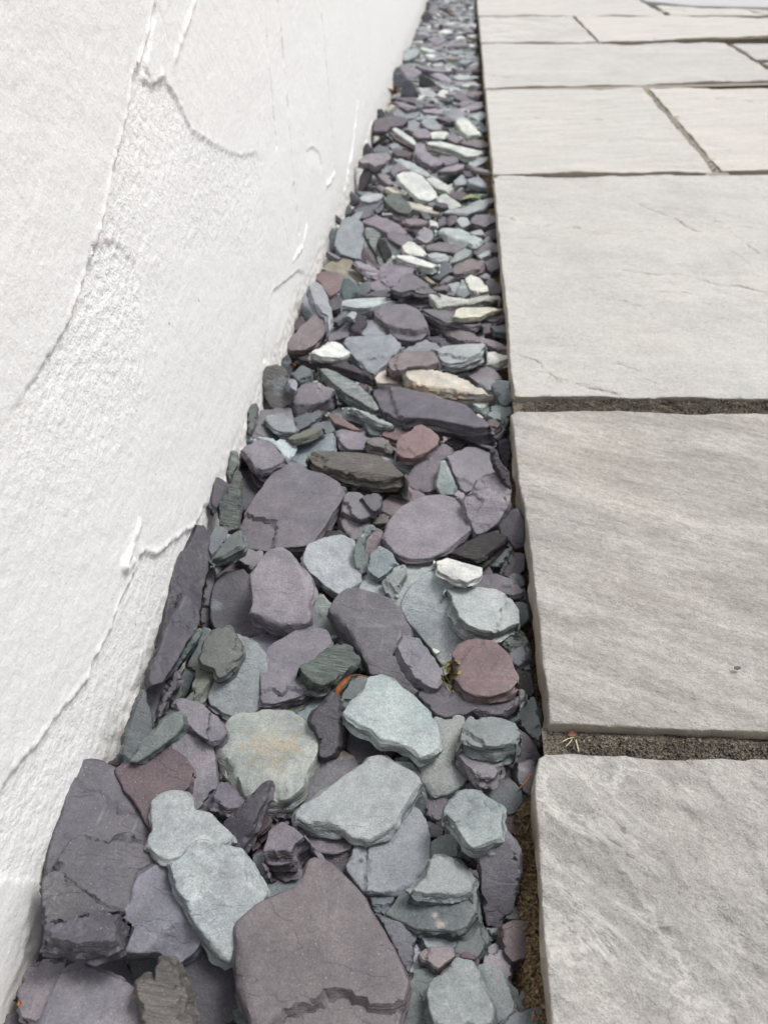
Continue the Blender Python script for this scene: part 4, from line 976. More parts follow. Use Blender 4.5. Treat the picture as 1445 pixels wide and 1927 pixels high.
def with_marks(base, ms, seed):
    def f(V, d):
        h = base(V, d)
        for dp, hw, ln in ms:
            lo, hi = ln.min(0) - .01, ln.max(0) + .01
            k = np.where(((V > lo) & (V < hi)).all(1))[0]
            if not len(k): continue
            j = hw * .8 * fbm(V[k, 0] / (hw * 6), V[k, 1] / (hw * 6), seed, 3)[:, None]
            dd = line_dist(V[k] + j, ln)
            a = np.clip(.75 + .9 * fbm(V[k, 0] / .02, V[k, 1] / .02, seed + 2, 2), .1, 1.6)
            h[k] += dp * a * np.exp(-(dd / (hw * .8)) ** 2)
        return h
    return f
def build_slabs():
    seed = 100
    for si, (s, extra, m, rk, res) in enumerate(sl_list):
        poly = slab_poly(s, extra)
        c = poly.mean(0)
        seed += 3; ms = marks_of(si, c)
        v, f = plate(poly - c, .022, res * 1.3, seed, bevel=.0011, rough=.0001, height=with_marks(relief(rk, seed), ms, seed), layers=6, wob=.0009, edge=.0005, coarse=.85, extra=mark_points(ms))
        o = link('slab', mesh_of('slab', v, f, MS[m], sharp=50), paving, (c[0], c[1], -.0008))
    # far pieces: right-hand slabs beyond the joints
    for q, m in (('1374,81 1500,81 1620,81 1620,113 1500,113 1425,111', 'c'), ('1434,116 1500,117 1700,117 1700,160 1510,162', 'd'),
                 ('1262,27 1232,9 1300,13 1392,16 1445,28', 'e'), ('1398,16 1450,17 1560,19 1560,31 1453,30', 'c')):
        poly = on_z(px(q))[:, :2]; c = poly.mean(0); seed += 3
        v, f = plate(poly - c, .022, .014, seed, bevel=.003, rough=.0002, height=relief('d', seed), layers=3, wob=.001, edge=.0006)
        link('slab', mesh_of('slab', v, f, MS[m], sharp=50), paving, (c[0], c[1], -.0008))
    t = NT('grey_concrete'); n = t.noise(60, 5, .6)
    t.link(t.mix(n, (.40, .40, .41, 1), (.50, .50, .515, 1)), t.bsdf.inputs['Base Color']); t.bsdf.inputs['Roughness'].default_value = .8
    poly = np.array([tuple(q[:2]) for q in on_z(px('1214,2 1300,11 1445,14 1620,17'))] + [(3.0, 4.2), (.48, 4.2)]); c = poly.mean(0)
    v, f = plate(poly - c, .02, .05, 7, bevel=.004, rough=.0002, layers=2)
    link('concrete_path', mesh_of('concrete_path', v, f, t.m), None, (c[0], c[1], .001), kind='structure')
build_slabs()

# jointing grit: loose grains filling the gaps between slabs, and crumbs of earth along the edge
def grains(name, spots, rmin, rmax, mat, seed, parent=None):
    rs = np.random.RandomState(seed)
    base = np.array([(1, 0, 0), (-1, 0, 0), (0, 1, 0), (0, -1, 0), (0, 0, 1), (0, 0, -1)], float)
    tri = np.array([(0, 2, 4), (2, 1, 4), (1, 3, 4), (3, 0, 4), (2, 0, 5), (1, 2, 5), (3, 1, 5), (0, 3, 5)])
    V = []; F = []
    for i, p in enumerate(spots):
        r = rs.uniform(rmin, rmax) * (1 + (rs.rand() > .95) * .8)
        q = Matrix.Rotation(rs.uniform(0, 6.28), 3, Vector(rs.normal(size=3)))
        b = (base * rs.uniform(.6, 1.25, (6, 1))) @ np.array(q) * r
        F.append(tri + 6 * i); V.append(b + p)
    me = mesh_of(name, np.concatenate(V).tolist(), np.concatenate(F).tolist(), mat, sharp=30)
    return link(name, me, parent, kind='stuff')
def joint_spots():
    rs = np.random.RandomState(5); S = []
    for (x0, x1, y0, y1, z, n) in ((.042, .20, .1895, .2035, -.0054, 8500), (.040, .26, .461, .487, -.0050, 14000), (.040, .5, 1.045, 1.062, -.005, 1800)):
        p = np.stack([rs.uniform(x0, x1, n), rs.uniform(y0, y1, n), np.full(n, z)], 1)
        p[:, 1] += (p[:, 0] - x0) * .02
        p[:, 2] += .0022 * fbm(p[:, 0] / .012, p[:, 1] / .012, 3, 3) + rs.uniform(-.0008, .0008, n)
        p[:, 2] -= sstep(.012, .0, p[:, 0] - x0) * .006 + sstep(.0035, .0005, p[:, 1] - y0 - (p[:, 0] - x0) * .02) * .004
        S.append(p)
    # the slanting joint between the two slabs of the next row
    a, b = on_z([(1215, 166)])[0], on_z([(1349, 322)])[0]
    t = rs.rand(700)[:, None]
    p = a + (b - a) * t; p[:, 0] += rs.uniform(-.007, .007, 700); p[:, 2] = -.0026 + rs.uniform(-.0008, .0008, 700)
    S.append(p)
    return np.concatenate(S)
grains('jointing_grit', joint_spots(), .00045, .0010, GRIT, 11, paving)
gp = joint_spots()
tm = NT('pale_mortar'); nm = tm.noise(500, 4, .7); tm.link(tm.mix(nm, (.16, .145, .12, 1), (.36, .33, .28, 1)), tm.bsdf.inputs['Base Color']); tm.bsdf.inputs['Roughness'].default_value = .95
for i, (x0, x1, y0, y1, z) in enumerate(((.0405, .37, .186, .209, -.0066), (.0405, .48, .456, .492, -.0066), (.0405, .68, 1.04, 1.066, -.006), (.0405, .9, 1.595, 1.64, -.004), (.0405, 1.6, 2.14, 2.19, -.004), (.0405, 1.6, 2.66, 2.72, -.003))):
    link('joint_fill', mesh_of('joint_fill', [(x0, y0, z), (x1, y0, z), (x1, y1, z), (x0, y1, z)], [(0, 1, 2, 3)], GRIT if i < 2 else tm.m), paving)
a, b = on_z([(1213, 160)])[0], on_z([(1352, 326)])[0]
link('joint_fill', mesh_of('joint_fill', [(a[0] - .014, a[1], -.0028), (a[0] + .014, a[1], -.0028), (b[0] + .014, b[1], -.0028), (b[0] - .014, b[1], -.0028)], [(0, 1, 2, 3)], tm.m), paving)
def crumb_spots():
    rs = np.random.RandomState(8); n = 5200
    x = rs.uniform(.022, .0385, n); y = rs.uniform(.0, .21, n)
    z = BED + .0025 * fbm(x / .012, y / .012, 4, 5) + .0015 + sstep(.021, .031, x) * .024 * sstep(.24, .16, y) + sstep(.02, .036, x) * .004
    return np.stack([x, y, z], 1)
grains('earth_crumbs', crumb_spots(), .0004, .0011, SOIL, 12)

# ------------------------------------------------------------------ slate stones
GROUPS = {'A': (0, 1400, 2.627), 'B': (500, 1400, 2.627), 'C': (200, 950, 2.89), 'D': (600, 950, 2.89), 'E': (380, 620, 4.014),
          'F': (680, 620, 4.014), 'G': (520, 360, 3.141), 'H': (600, 0, 3.6125), 'I': (700, 0, 6.568), 'X': (0, 0, 1.0)}
def lin(c): return tuple((v / 255 / 12.92) if v < 10 else ((v / 255 + .055) / 1.055) ** 2.4 for v in c)
PAL = {'P': ((113, 108, 119), 'plum'), 'p': ((103, 103, 119), 'blue-plum'), 'D': ((78, 75, 87), 'dark plum'), 'E': ((90, 80, 92), 'dark purple'),
       'R': ((126, 99, 102), 'maroon'), 'M': ((90, 72, 80), 'dark maroon'), 'r': ((126, 112, 117), 'rosy plum'), 'b': ((113, 102, 109), 'plum-brown'),
       'L': ((138, 130, 142), 'lilac'), 'G': ((104, 116, 116), 'dark green-grey'), 'g': ((152, 163, 165), 'grey-green'), 'h': ((127, 138, 140), 'grey-green'),
       'f': ((164, 175, 178), 'pale blue-green'), 'c': ((118, 133, 137), 'teal'), 'H': ((108, 121, 117), 'mottled green'), 'B': ((94, 104, 110), 'blue-grey'),
       'l': ((135, 143, 151), 'pale blue-grey'), 'W': ((202, 208, 200), 'whitish'), 'T': ((206, 198, 178), 'cream'), 'y': ((150, 158, 156), 'yellowish green'),  # whitish on the far stones takes in their sheen as colour
       'N': ((112, 107, 104), 'brown-grey'), 'O': ((112, 117, 104), 'olive'), 'o': ((88, 96, 92), 'dark olive'), 'k': ((142, 136, 112), 'khaki'),
       't': ((152, 140, 116), 'tan'), 'u': ((176, 138, 92), 'ochre'), 'v': ((196, 178, 172), 'pink'), 'K': ((58, 55, 59), 'blackish')}
ALB, SAT = .87, .70
STEPS = {}
for ln in STEP_TEXT.strip().splitlines():
    i, g, drop, w, s = ln.split(';')
    ox, oy, sc = GROUPS[g]
    STEPS.setdefault(i, []).append((px(s, ox, oy, sc), float(drop) * .001, float(w) * .001))

BUF = 3.0
BW, BH = int(PW / BUF) + 2, int((PH + 120) / BUF)
def init_buffer():
    jj, ii = np.meshgrid(np.arange(BW), np.arange(BH)); P = np.stack([(jj.ravel() + .5) * BUF, (ii.ravel() + .5) * BUF], 1)
    r = ray(P)
    t1 = (-.0285 - CAM_H) / r[:, 2]; t2 = np.where(r[:, 0] < -1e-6, WALL_X / np.minimum(r[:, 0], -1e-6), 1e9)
    t2 = np.where(t2 > 0, t2, 1e9); t1 = np.where(t1 > 0, t1, 1e9)
    return np.minimum(t1, t2).reshape(BH, BW), r.reshape(BH, BW, 3)
ZB, RAYS = init_buffer()

stones = []
for ln in STONE_TEXT.strip().splitlines():
    hd, label, pts = ln.split('|')
    g, layer, col, opts = hd.split()
    ox, oy, sc = GROUPS[g]
    s = dict(poly=px(pts, ox, oy, sc), layer=int(layer), col=col, label=label.strip(), t=None, n=None, e=False, s=0.0, i=None, k_smooth=1.0)
    for op in ([] if opts == '-' else opts.split(',')):
        if op == 'e': s['e'] = True
        elif op[0] == 't': s['t'] = float(op[1:]) * .001
        elif op[0] == 'h': s['h'] = float(op[1:]) * .001
        elif op[0] == 'n': s['n'] = tuple(float(q) for q in op[1:].split(':'))
        elif op[0] == 's': s['s'] = float(op[1:])
        elif op[0] == 'k': s['k_smooth'] = float(op[1:])
        elif op[:2] == 'i=': s['i'] = op[2:]
        elif op[0] == 'q':
            q = op[1:].split('@'); s.setdefault('stain', []).append((q[0], np.array([float(q[1]), float(q[2])]), float(q[3])))
    stones.append(s)
order = sorted(range(len(stones)), key=lambda i: (stones[i]['layer'], i))
rs = np.random.RandomState(2024)
for rank, i in enumerate(order):
    s = stones[i]; poly = s['poly']
    grow = min((11, 9, 6.5, 4, 1.5, 0)[min(s['layer'], 5)], .32 * abs(area(poly)) / np.linalg.norm(poly - np.roll(poly, 1, 0), axis=1).sum()) * (.4 if s['e'] else 1)
    if area(poly) < 0: poly = poly[::-1]
    poly = resample(poly, max(6, math.sqrt(abs(area(poly))) / 9)); poly = poly + outnormal(poly) * grow
    c = poly.mean(0); s['c'] = c; s['pxarea'] = abs(area(s['poly']))
    x0, y0 = np.maximum(((poly.min(0)) / BUF).astype(int), 0); x1, y1 = ((poly.max(0)) / BUF).astype(int) + 1
    x1, y1 = min(x1, BW), min(y1, BH)
    jj, ii = np.meshgrid(np.arange(x0, x1), np.arange(y0, y1))
    m = inside(np.stack([(jj.ravel() + .5) * BUF, (ii.ravel() + .5) * BUF], 1), poly)
    jj, ii = jj.ravel()[m], ii.ravel()[m]
    if len(jj) == 0:
        jj = np.array([int(c[0] / BUF)]); ii = np.array([int(c[1] / BUF)])
    r = RAYS[ii, jj]; P = CAM + r * ZB[ii, jj][:, None]
    rc = ray(c)[0]; toc = -rc / np.linalg.norm(rc)
    dep = np.median(ZB[ii, jj])
    size = math.sqrt(s['pxarea']) * dep                     # rough size in metres (depth times pixel/f folded in)
    th = s['t'] or rs.uniform(.005, .008)
    th *= 1.0
    if s['e']:
        n = toc + np.array([0, 0, .25]) + rs.normal(size=3) * .08
    elif s['n']:
        n = np.array([s['n'][0], s['n'][1], 1.0])
    else:
        Q = P - P.mean(0)
        try:
            co, *_ = np.linalg.lstsq(np.stack([Q[:, 0], Q[:, 1], np.ones(len(Q))], 1), Q[:, 2], rcond=None)
            sl_ = np.clip(-co[:2], -.5, .5)
        except Exception: sl_ = np.zeros(2)
        n = np.array([sl_[0] * .45, sl_[1] * .3, 1.0]) + np.append(rs.normal(size=2) * .09, 0)
    n /= np.linalg.norm(n)
    # tip the stone towards the viewer where a level one would have to be absurdly long
    back = np.array([rc[0], rc[1], 0]); back /= np.linalg.norm(back); side = np.array([back[1], -back[0], 0])
    for it in range(16):
        k = n @ np.median(P, 0) + th
        W = on_plane(poly, n, k)
        den = ray(poly) @ n
        ext = np.ptp(W @ back) if (den < -1e-6).all() else 9.
        wid = max(np.ptp(W @ side), .008)
        if s['e'] or ext < max(1.25 * wid, .014) or s['n'] is not None and ext < .08: break
        n = n - back * .07; n /= np.linalg.norm(n)
    lim = 72 if len(jj) > 12 else 60
    k = np.percentile(P @ n, lim) + th * .8
    t = (k - n @ CAM) / (r @ n)
    cur = ZB[ii, jj]
    # never let the visible face sink behind what it lies on
    need = np.percentile((P - (CAM + r * t[:, None])) @ n, 98.5 if s['layer'] >= 4 else 94)
    if need > -.0012: k += need + .0012; t = (k - n @ CAM) / (r @ n)
    k += s.get('h', 0) + (0, 0, .0006, .0014, .0024, .0034)[min(s['layer'], 5)] * (.4 if s['e'] else 1); t = (k - n @ CAM) / (r @ n)
    ZB[ii, jj] = np.minimum(cur, t)
    # outline of the upper face: the silhouette less the visible front side
    Pc = on_plane(c[None], n, k)[0]
    sh = project(Pc - n * th * .8)[0] - project(Pc)[0]
    if s['e']: sh *= 0
    sp = max(2.6, math.sqrt(s['pxarea']) / 22)
    o = resample(poly, sp * 2)
    if area(o) < 0: o = o[::-1]
    o = chaikin(o)
    on = outnormal(o); L = np.linalg.norm(sh)
    if L > .3:
        ext = np.ptp(o @ (sh / L)); f = min(1.0, .45 * ext / L)
        a = np.clip(on @ (sh / L), 0, 1)
        o = o - .55 * sh * f * sstep(.05, .6, a)[:, None]
    W = on_plane(o, n, k)
    e1 = np.cross(np.array([0, 1., 0]), n); e1 /= np.linalg.norm(e1); e2 = np.cross(n, e1)
    org = W.mean(0)
    s.update(n=n, k=k, e1=e1, e2=e2, org=org, th=th, out=np.stack([(W - org) @ e1, (W - org) @ e2], 1))
    s['pxm'] = FPX / ((org - CAM) @ ROT)[2]                 # pixels per metre here
zs_ = np.array([s['org'][2] for s in stones]); print('stone heights', zs_.min(), np.percentile(zs_, [10, 50, 90]), zs_.max())

def tint_of(col, rs, streak):
    c = np.array(lin(PAL[col][0])) * ALB
    c = c.mean() * (1 - SAT) + c * SAT
    c = c * rs.uniform(.84, 1.16) * (1 + rs.normal(size=3) * .015)
    return np.append(np.clip(c, 0.01, .85), streak)

def build_stone(s, seed):
    rs = np.random.RandomState(seed)
    size = math.sqrt(abs(area(s['out'])))
    res = max(3.4 / s['pxm'], size / 26, .0005)
    bev = min(.0010, .15 * s['th'], .06 * size) * rs.uniform(.5, 1.15) * (1.35 if s['k_smooth'] < .8 else 1)
    st = STEPS.get(s['i'] or '', [])
    lay = []
    for pl, drop, w in st:
        W = on_plane(pl, s['n'], s['k']); lay.append((np.stack([(W - s['org']) @ s['e1'], (W - s['org']) @ s['e2']], 1), drop, w))
    a = rs.uniform(0, 6.28); ca, sa = math.cos(a), math.sin(a)
    amp = rs.uniform(.0003, .0009) * s['k_smooth'] * min(1, size / .03)
    off = rs.uniform(0, 90, 2)
    # a flake broken off one side of many stones
    q = rs.uniform(0, 6.28); fd = np.array([math.cos(q), math.sin(q)]); reach = size * rs.uniform(.22, .5)
    chip = rs.uniform(.0008, .0022) if (rs.rand() < .55 and s['k_smooth'] > .8) else 0.0
    rimw, rimd = size * rs.uniform(.04, .10), rs.uniform(.0005, .0016) * (1 if rs.rand() < .6 and s['k_smooth'] > .8 else 0) * min(1, s['th'] / .008)
    def height(V, d):
        x, y = V[:, 0] * ca + V[:, 1] * sa, (-V[:, 0] * sa + V[:, 1] * ca)
        h = amp * .8 * fbm(x / (size * .55) + off[0], y / (size * .9) + off[1], seed + 1, 4)
        h = .3 * h + .7 * terrace(h, .0006, .10)
        if rimd:                                            # splintered rim, one or two beds down
            rw = rimw * np.clip(fbm(V[:, 0] / (size * .3) + off[1], V[:, 1] / (size * .3), seed + 31, 4) * 1.6, 0, 2)
            h = h - rimd * sstep(.0003, -.0003, d - rw) - .7 * rimd * sstep(.0003, -.0003, d - rw * .5)
        if chip:
            u = V @ fd + .12 * size * fbm(V[:, 0] / (size * .25), V[:, 1] / (size * .25), seed + 9, 3)
            h = h - chip * sstep(-.0004, .0006, u - reach)
        for pl, drop, w in lay:
            j = .0009 * fbm(V[:, 0] / .005, V[:, 1] / .005, seed + 5, 4)[:, None]
            Vj = V + j
            ins = inside(Vj, pl); dd = poly_dist(Vj, pl)
            tt = np.clip(dd / w, 0, 1)
            h = h - np.where(ins, drop * (tt if w > .002 else sstep(0, 1, tt)), 0)
        return np.maximum(h, -.75 * s['th'])
    return plate(s['out'], s['th'], res, seed, bevel=bev, rough=.00012, height=height, layers=7 if s['th'] > .008 else 5,
                 wob=min(.0012, .1 * s['th'] + .0002), edge=min(.0006, .018 * size))

# words for the labels
anchors = [s for s in stones if s['label']]
def shape_word(s):
    o = s['out']; o = o - o.mean(0)
    w = np.sqrt(np.maximum(np.linalg.eigvalsh(o.T @ o), 1e-12)); asp = w[1] / w[0]
    return 'narrow' if asp > 2.6 else 'long' if asp > 1.9 else 'oblong' if asp > 1.45 else 'blocky' if len(s['poly']) <= 5 else 'rounded'
def auto_labels(chosen):
    used = {s['label'] for s in chosen if s['label']}
    anch = [s for s in chosen if s['label']]
    for s in chosen:
        if s['label']: s['full'] = s['label']; continue
        colour = PAL[s['col']][1]
        cand = sorted(anch, key=lambda a: np.linalg.norm(a['c'] - s['c']))[:4]
        done = False
        for size in ('small', 'tiny' if s['pxarea'] < 700 else 'little', ''):
            for a in cand:
                d = s['c'] - a['c']
                rel = ('right of' if d[0] > 0 else 'left of') if abs(d[0]) > abs(d[1]) else ('in front of' if d[1] > 0 else 'behind')
                for word in ('', shape_word(s)):
                    nm = a['label'].split(',')[0]
                    t = ' '.join(('%s %s %s slate just %s the %s' % (size, word, colour, rel, nm)).split())
                    if t not in used and len(t.split()) <= 16:
                        s['full'] = t; used.add(t); done = True; break
                if done: break
            if done: break
        if not done:
            s['full'] = 'small %s slate chip among the others near the %s' % (colour, cand[0]['label']); s['dup'] = True

vis = sorted(stones, key=lambda s: -s['pxarea'])
chosen, rest = vis[:300], vis[300:]
chosen_ids = {id(s) for s in chosen}
auto_labels(chosen)
trng = np.random.RandomState(77)
restV, restF, restT = [], [], []
for i, s in enumerate(stones):
    v, f = build_stone(s, 1000 + i * 7)
    tint = tint_of(s['col'], trng, s['s'])
    M = np.stack([s['e1'], s['e2'], s['n']], 1)
    if 'stain' in s:                                   # mineral stains that belong to this stone
        W = np.array(v) @ M.T + s['org']; Q = project(W); tint = np.tile(tint, (len(v), 1))
        for key, ctr, rad in s['stain']:
            d = np.linalg.norm((Q - ctr) * np.array([1, 1.3]), axis=1) / rad
            a = sstep(1.15, .35, d + .8 * fbm(W[:, 0] / .006, W[:, 1] / .0025, i, 4)) * .45
            tint[:, :3] = tint[:, :3] * (1 - a[:, None]) + np.array(lin(PAL[key][0])) * a[:, None]
    if id(s) in chosen_ids:
        me = mesh_of('slate', v, f, SLATE, tint, 42)
        o = bpy.data.objects.new('slate', me); COL.objects.link(o)
        mw = Matrix.Identity(4)
        for a in range(3):
            for b in range(3): mw[a][b] = M[a, b]
            mw[a][3] = s['org'][a]
        o.matrix_world = mw
        o['label'] = s['full']; o['category'] = 'slate'; o['group'] = 'slates filling the strip between wall and paving'
    else:
        b = sum(len(q) for q in restV)
        W = np.array(v) @ M.T + s['org']
        restV.append(W); restF += [tuple(k + b for k in q) for q in f]; restT.append(np.tile(tint, (len(v), 1)) if tint.ndim == 1 else tint)

# the mass of slates underneath and far along the strip: past counting
def fill():
    rs = np.random.RandomState(99)
    keys = 'PPDLLLrpBGgghlllfffcgWW'  # more pale keys: sheen of the far strip put into the stone colours
    protos = []
    for i in range(36):
        m = rs.randint(6, 10); a = np.sort(rs.uniform(0, 6.28, m)); a = np.linspace(0, 6.28, m, endpoint=False) + rs.uniform(-.3, .3, m)
        rr = rs.uniform(.75, 1.2, m); asp = rs.uniform(.45, .85)
        poly = np.stack([np.cos(a) * rr, np.sin(a) * rr * asp], 1)
        poly = chaikin(chaikin(poly, .22))
        v, f = plate(poly * .014, rs.uniform(.004, .009), .0042, 5000 + i, bevel=.0014, rough=.0003, layers=2, wob=.0006, edge=.0006)
        protos.append((np.array(v), f))
    spots = []
    def scatter(n, x0, x1, y0, y1, z0, z1, smin, smax, tilt):
        for _ in range(n):
            x, y = rs.uniform(x0, x1), rs.uniform(y0, y1)
            if x > .027 and y < .195: continue
            spots.append((x, y, rs.uniform(z0, z1), rs.uniform(smin, smax), tilt))
    scatter(760, -.138, .034, -.02, .60, -.046, -.034, .55, 1.2, .25)
    scatter(900, -.138, .033, .60, 1.6, -.044, -.029, .7, 1.5, .25)
    scatter(1500, -.138, .031, 1.45, 3.4, -.038, -.023, .9, 2.1, .14)
    scatter(700, -.138, .033, .0, .62, -.034, -.026, .15, .38, .35)      # splinters lodged in the gaps
    scatter(300, -.136, .029, 3.3, 4.2, -.034, -.020, 1.2, 2.0, .2)
    for (x, y, z, sc, tilt) in spots:
        v, f = protos[rs.randint(len(protos))]
        q = Matrix.Rotation(rs.normal() * tilt, 3, 'X') @ Matrix.Rotation(rs.normal() * tilt, 3, 'Y') @ Matrix.Rotation(rs.uniform(0, 6.28), 3, 'Z')
        W = (v * sc) @ np.array(q).T
        lo, hi = W[:, 0].min() + x, W[:, 0].max() + x
        if lo < WALL_X + .002: x += WALL_X + .002 - lo
        if hi > EDGE_X - .001: x -= hi - EDGE_X + .001
        b = sum_len[0]; sum_len[0] += len(v)
        restV.append(W + np.array([x, y, z])); restF.extend([tuple(k + b for k in g) for g in f])
        restT.append(np.tile(tint_of(keys[rs.randint(len(keys))], rs, 0.0), (len(v), 1)))
sum_len = [sum(len(q) for q in restV)]
fill()
me = mesh_of('slate_chippings', np.concatenate(restV).tolist(), restF, SLATE, np.concatenate(restT), 42)
link('slate_chippings', me, None, kind='stuff', label='loose plum and green slate chippings filling the strip far along and underneath', category='slate chippings')

# ------------------------------------------------------------------ small details
def depth_at(p):                                   # where the sight line meets the stones
    j, i = int(p[0] / BUF), int(p[1] / BUF)
    return CAM + ray(p)[0] * ZB[i, j]
def tube(pts, rad, sides=6):
    pts = [Vector(p) for p in pts]; V = []; F = []
    for i, p in enumerate(pts):
        d = (pts[min(i + 1, len(pts) - 1)] - pts[max(i - 1, 0)]).normalized()
        a = d.orthogonal().normalized(); b = d.cross(a)
        r = rad[i] if isinstance(rad, (list, tuple)) else rad
        for k in range(sides):
            w = k / sides * 2 * math.pi; V.append(tuple(p + (a * math.cos(w) + b * math.sin(w)) * r))
    for i in range(len(pts) - 1):
        for k in range(sides):
            q = (k + 1) % sides; F.append((i * sides + k, i * sides + q, (i + 1) * sides + q, (i + 1) * sides + k))
    F.append(tuple(range(sides))[::-1]); F.append(tuple(range((len(pts) - 1) * sides, len(pts) * sides)))
    return V, F
def curled(path, width, curl, thick=.00018, rows=9):
    """A blade that follows a path, curls across its width and has real thickness."""
    path = [Vector(p) for p in path]; n = len(path); V = []; F = []
    for i, p in enumerate(path):
        d = (path[min(i + 1, n - 1)] - path[max(i - 1, 0)]).normalized()
        up = Vector((.1, -.35, .9)); sidev = d.cross(up).normalized(); nn = sidev.cross(d).normalized()
        w = width * math.sin(math.pi * (i + .35) / (n - .3)) ** .7
        for k in range(rows):
            u = (k / (rows - 1) - .5) * 2
            V.append(p + sidev * (w * math.sin(u * curl) / curl) + nn * (w * (1 - math.cos(u * curl)) / curl) + nn * (.12 * width * math.sin(i * 1.7 + u * 3)))
    for i in range(n - 1):
        for k in range(rows - 1): F.append((i * rows + k, i * rows + k + 1, (i + 1) * rows + k + 1, (i + 1) * rows + k))
    m = len(V); V2 = [v - Vector((0, 0, thick)) for v in V]
    F2 = [tuple(q + m for q in f[::-1]) for f in F]
    rim = [k for k in range(rows)] + [i * rows + rows - 1 for i in range(1, n)] + [(n - 1) * rows + k for k in range(rows - 2, -1, -1)] + [i * rows for i in range(n - 2, 0, -1)]
    F3 = [(rim[i], rim[i - 1], rim[i - 1] + m, rim[i] + m) for i in range(len(rim))]
    return [tuple(v) for v in V + V2], F + F2 + F3
def lifted(p, dz=.002): 
    q = depth_at(p); d = (CAM - q); return q + d / np.linalg.norm(d) * dz
BROWN = leaf_material('dry_leaf', (.20, .075, .025), (.42, .18, .065))
DKBROWN = leaf_material('leaf_stalk', (.10, .035, .02), (.16, .06, .03))
# curled dry leaf with its stalk
leaf = bpy.data.objects.new('dry_leaf', None); COL.objects.link(leaf)
base = lifted((640, 1305), .003); leaf.location = base
def rel(ps, dz, level=False):
    if level:                                   # keep the whole leaf at the depth of the stone edge it hangs on
        zt = min(ZB[int(p[1] / BUF), int(p[0] / BUF)] for p in ps) * .985
        return [tuple(CAM + ray(p)[0] * zt - base) for p in ps]
    return [tuple(lifted(p, dz + i * .0004) - base) for i, p in enumerate(ps)]
v, f = curled(rel([(637, 1316), (636, 1308), (637, 1300), (640, 1293), (645, 1286), (651, 1280), (657, 1275), (662, 1271)], .008, True), .0021, 1.5)
link('blade', mesh_of('blade', v, f, BROWN, sharp=60), leaf)
v, f = tube(rel([(659, 1273), (668, 1270), (680, 1271), (693, 1274)], .009, True), [.0004, .00032, .00028, .0003])
link('stalk', mesh_of('stalk', v, f, DKBROWN), leaf)
leaf['label'] = 'curled orange-brown dry leaf lying beside the speckled green oval slate'; leaf['category'] = 'leaf'
# withered green sprig tucked beside the rose-maroon slate
SPR = leaf_material('withered_sprig', (.10, .10, .02), (.34, .28, .09), 400)
spr = bpy.data.objects.new('withered_sprig', None); COL.objects.link(spr); base = lifted((850, 1258), .003); spr.location = base
spr['label'] = 'withered yellow-green plant sprig tucked beside the rose-maroon slate'; spr['category'] = 'sprig'
rs = np.random.RandomState(3)
for a, b in (((838, 1265), (862, 1240)), ((846, 1268), (866, 1246)), ((840, 1250), (858, 1258)), ((848, 1278), (860, 1262)), ((835, 1258), (850, 1247)), ((852, 1272), (868, 1262)), ((843, 1262), (856, 1268))):
    ps = [(a[0] + (b[0] - a[0]) * t + rs.normal() * 1.2, a[1] + (b[1] - a[1]) * t + rs.normal() * 1.2) for t in np.linspace(0, 1, 6)]
    v, f = curled(rel(ps, .003 + rs.rand() * .003), .0014, 1.1, rows=5)
    link('leaflet', mesh_of('leaflet', v, f, SPR, sharp=60), spr)
for ps in ([(834, 1262), (833, 1275), (838, 1290), (846, 1300)], [(846, 1268), (848, 1285), (853, 1302)], [(832, 1255), (835, 1268), (843, 1280), (849, 1290)]):
    v, f = tube(rel(ps, .003), .00028, 5); link('stem', mesh_of('stem', v, f, SPR), spr)
# twigs, straws and other litter
STRAW = leaf_material('straw', (.42, .34, .20), (.62, .54, .38)); 
def straw(name, ps, r, mat, label, cat, z=None, dz=.002):
    W = [on_z([p], z)[0] for p in ps] if z is not None else [lifted(p, dz) for p in ps]
    o = np.mean(W, 0); v, f = tube([tuple(w - o) for w in W], r, 5)
    return link(name, mesh_of(name, v, f, mat), None, tuple(o), label=label, category=cat)
straw('twig', [(977, 1484), (985, 1476), (992, 1466), (998, 1457)], .00035, BROWN, 'tiny orange-brown twig lying by the nearest slab corner', 'twig')
straw('straw', [(1083, 1392), (1086, 1404), (1089, 1416)], .00028, STRAW, 'short pale straw lying upright in the nearest paving joint', 'straw', -.004)
straw('straw', [(1058, 1396), (1068, 1390), (1079, 1388)], .00025, STRAW, 'pale straw lying crosswise at the left end of nearest joint', 'straw', -.005)
straw('straw', [(1064, 1405), (1072, 1397), (1076, 1391)], .00022, STRAW, 'slanting pale straw between the two other straws in joint', 'straw', -.0045)
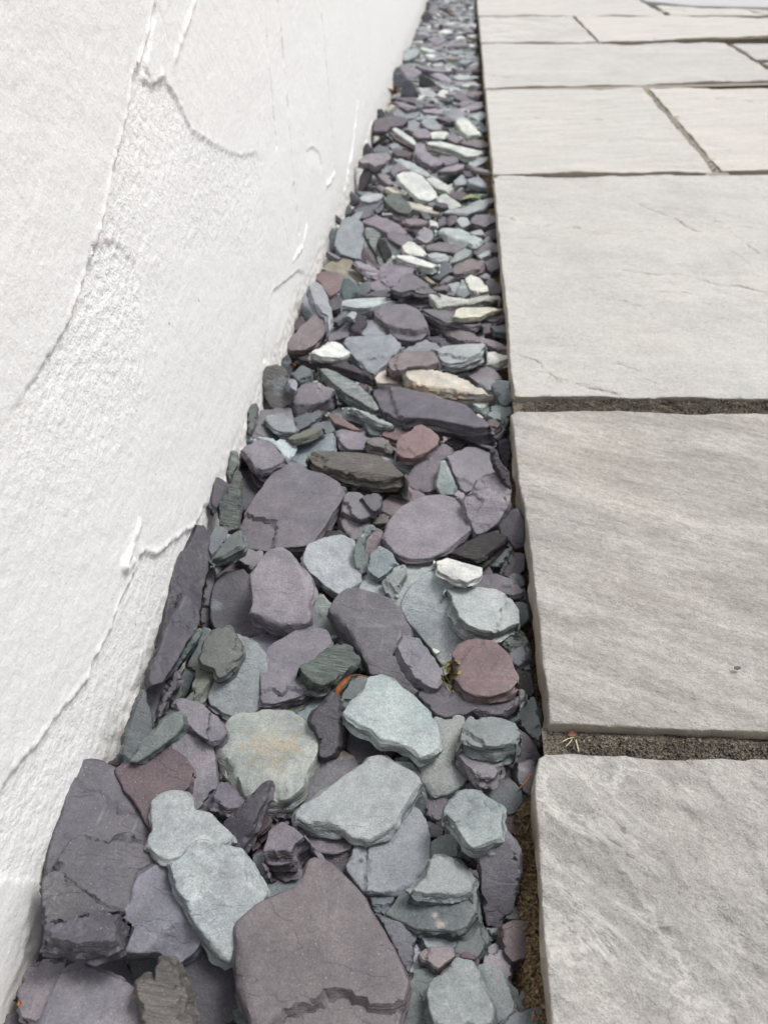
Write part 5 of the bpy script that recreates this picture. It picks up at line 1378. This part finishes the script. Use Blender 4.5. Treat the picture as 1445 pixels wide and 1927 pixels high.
def fleck(ps, mat, label, cat, name, w, curl=.8, dz=.003, z=None):
    W = [tuple(lifted(p, dz)) if z is None else tuple(on_z([p], z)[0]) for p in ps]
    o = np.mean(W, 0); v, f = curled([tuple(np.array(q) - o) for q in W], w, curl, rows=5)
    return link(name, mesh_of(name, v, f, mat, sharp=60), None, tuple(o), label=label, category=cat)
GREEN = leaf_material('green_leaf', (.10, .16, .05), (.30, .36, .16))
fleck([(872, 374), (880, 371), (888, 369), (897, 371), (903, 374)], GREEN, 'slim green leaf lying near the far slab edge', 'leaf', 'green_leaf', .0035, .6)
fleck([(730, 167), (737, 172), (743, 170), (752, 173)], BROWN, 'brown leaf scrap against the wall by the upright triangle', 'leaf', 'leaf_scrap', .006, 1.2)
fleck([(733, 176), (740, 168), (747, 176), (754, 170)], BROWN, 'second brown leaf scrap crumpled under the upright triangle', 'leaf', 'leaf_scrap', .005, 1.2, .006)
fleck([(830, 22), (838, 18), (846, 24), (850, 30)], DKBROWN, 'dark curled leaf far along the slate strip', 'leaf', 'leaf_scrap', .012, 1.3, .02)
fleck([(548, 683), (552, 690), (556, 686)], BROWN, 'small russet leaf bit beside the wall under thin purple plate', 'leaf', 'leaf_scrap', .0022, 1.0)
fleck([(36, 1892), (38, 1886), (42, 1890)], BROWN, 'orange leaf bit at wall foot in bottom corner', 'leaf', 'leaf_scrap', .0012, 1.0)
fleck([(1070, 1384), (1076, 1380), (1084, 1383)], DKBROWN, 'dark red leaf scrap in the nearest paving joint', 'leaf', 'leaf_scrap', .0018, .9, z=-.0045)
CHIP = leaf_material('dark_chip', (.05, .05, .05), (.16, .17, .18))
v, f = plate(np.array([(-.0016, -.0006), (0, -.0010), (.0016, -.0003), (.0013, .0007), (0, .0009), (-.0014, .0005)]), .0007, .0006, 3, bevel=.0002, rough=.0001, layers=2, wob=.0001, edge=.0001)
q = on_z([(1387, 1256)], .0012)[0]
link('stone_crumb', mesh_of('stone_crumb', v, f, CHIP), None, tuple(q), label='tiny dark crumb of slate lying on the second slab', category='stone chip')
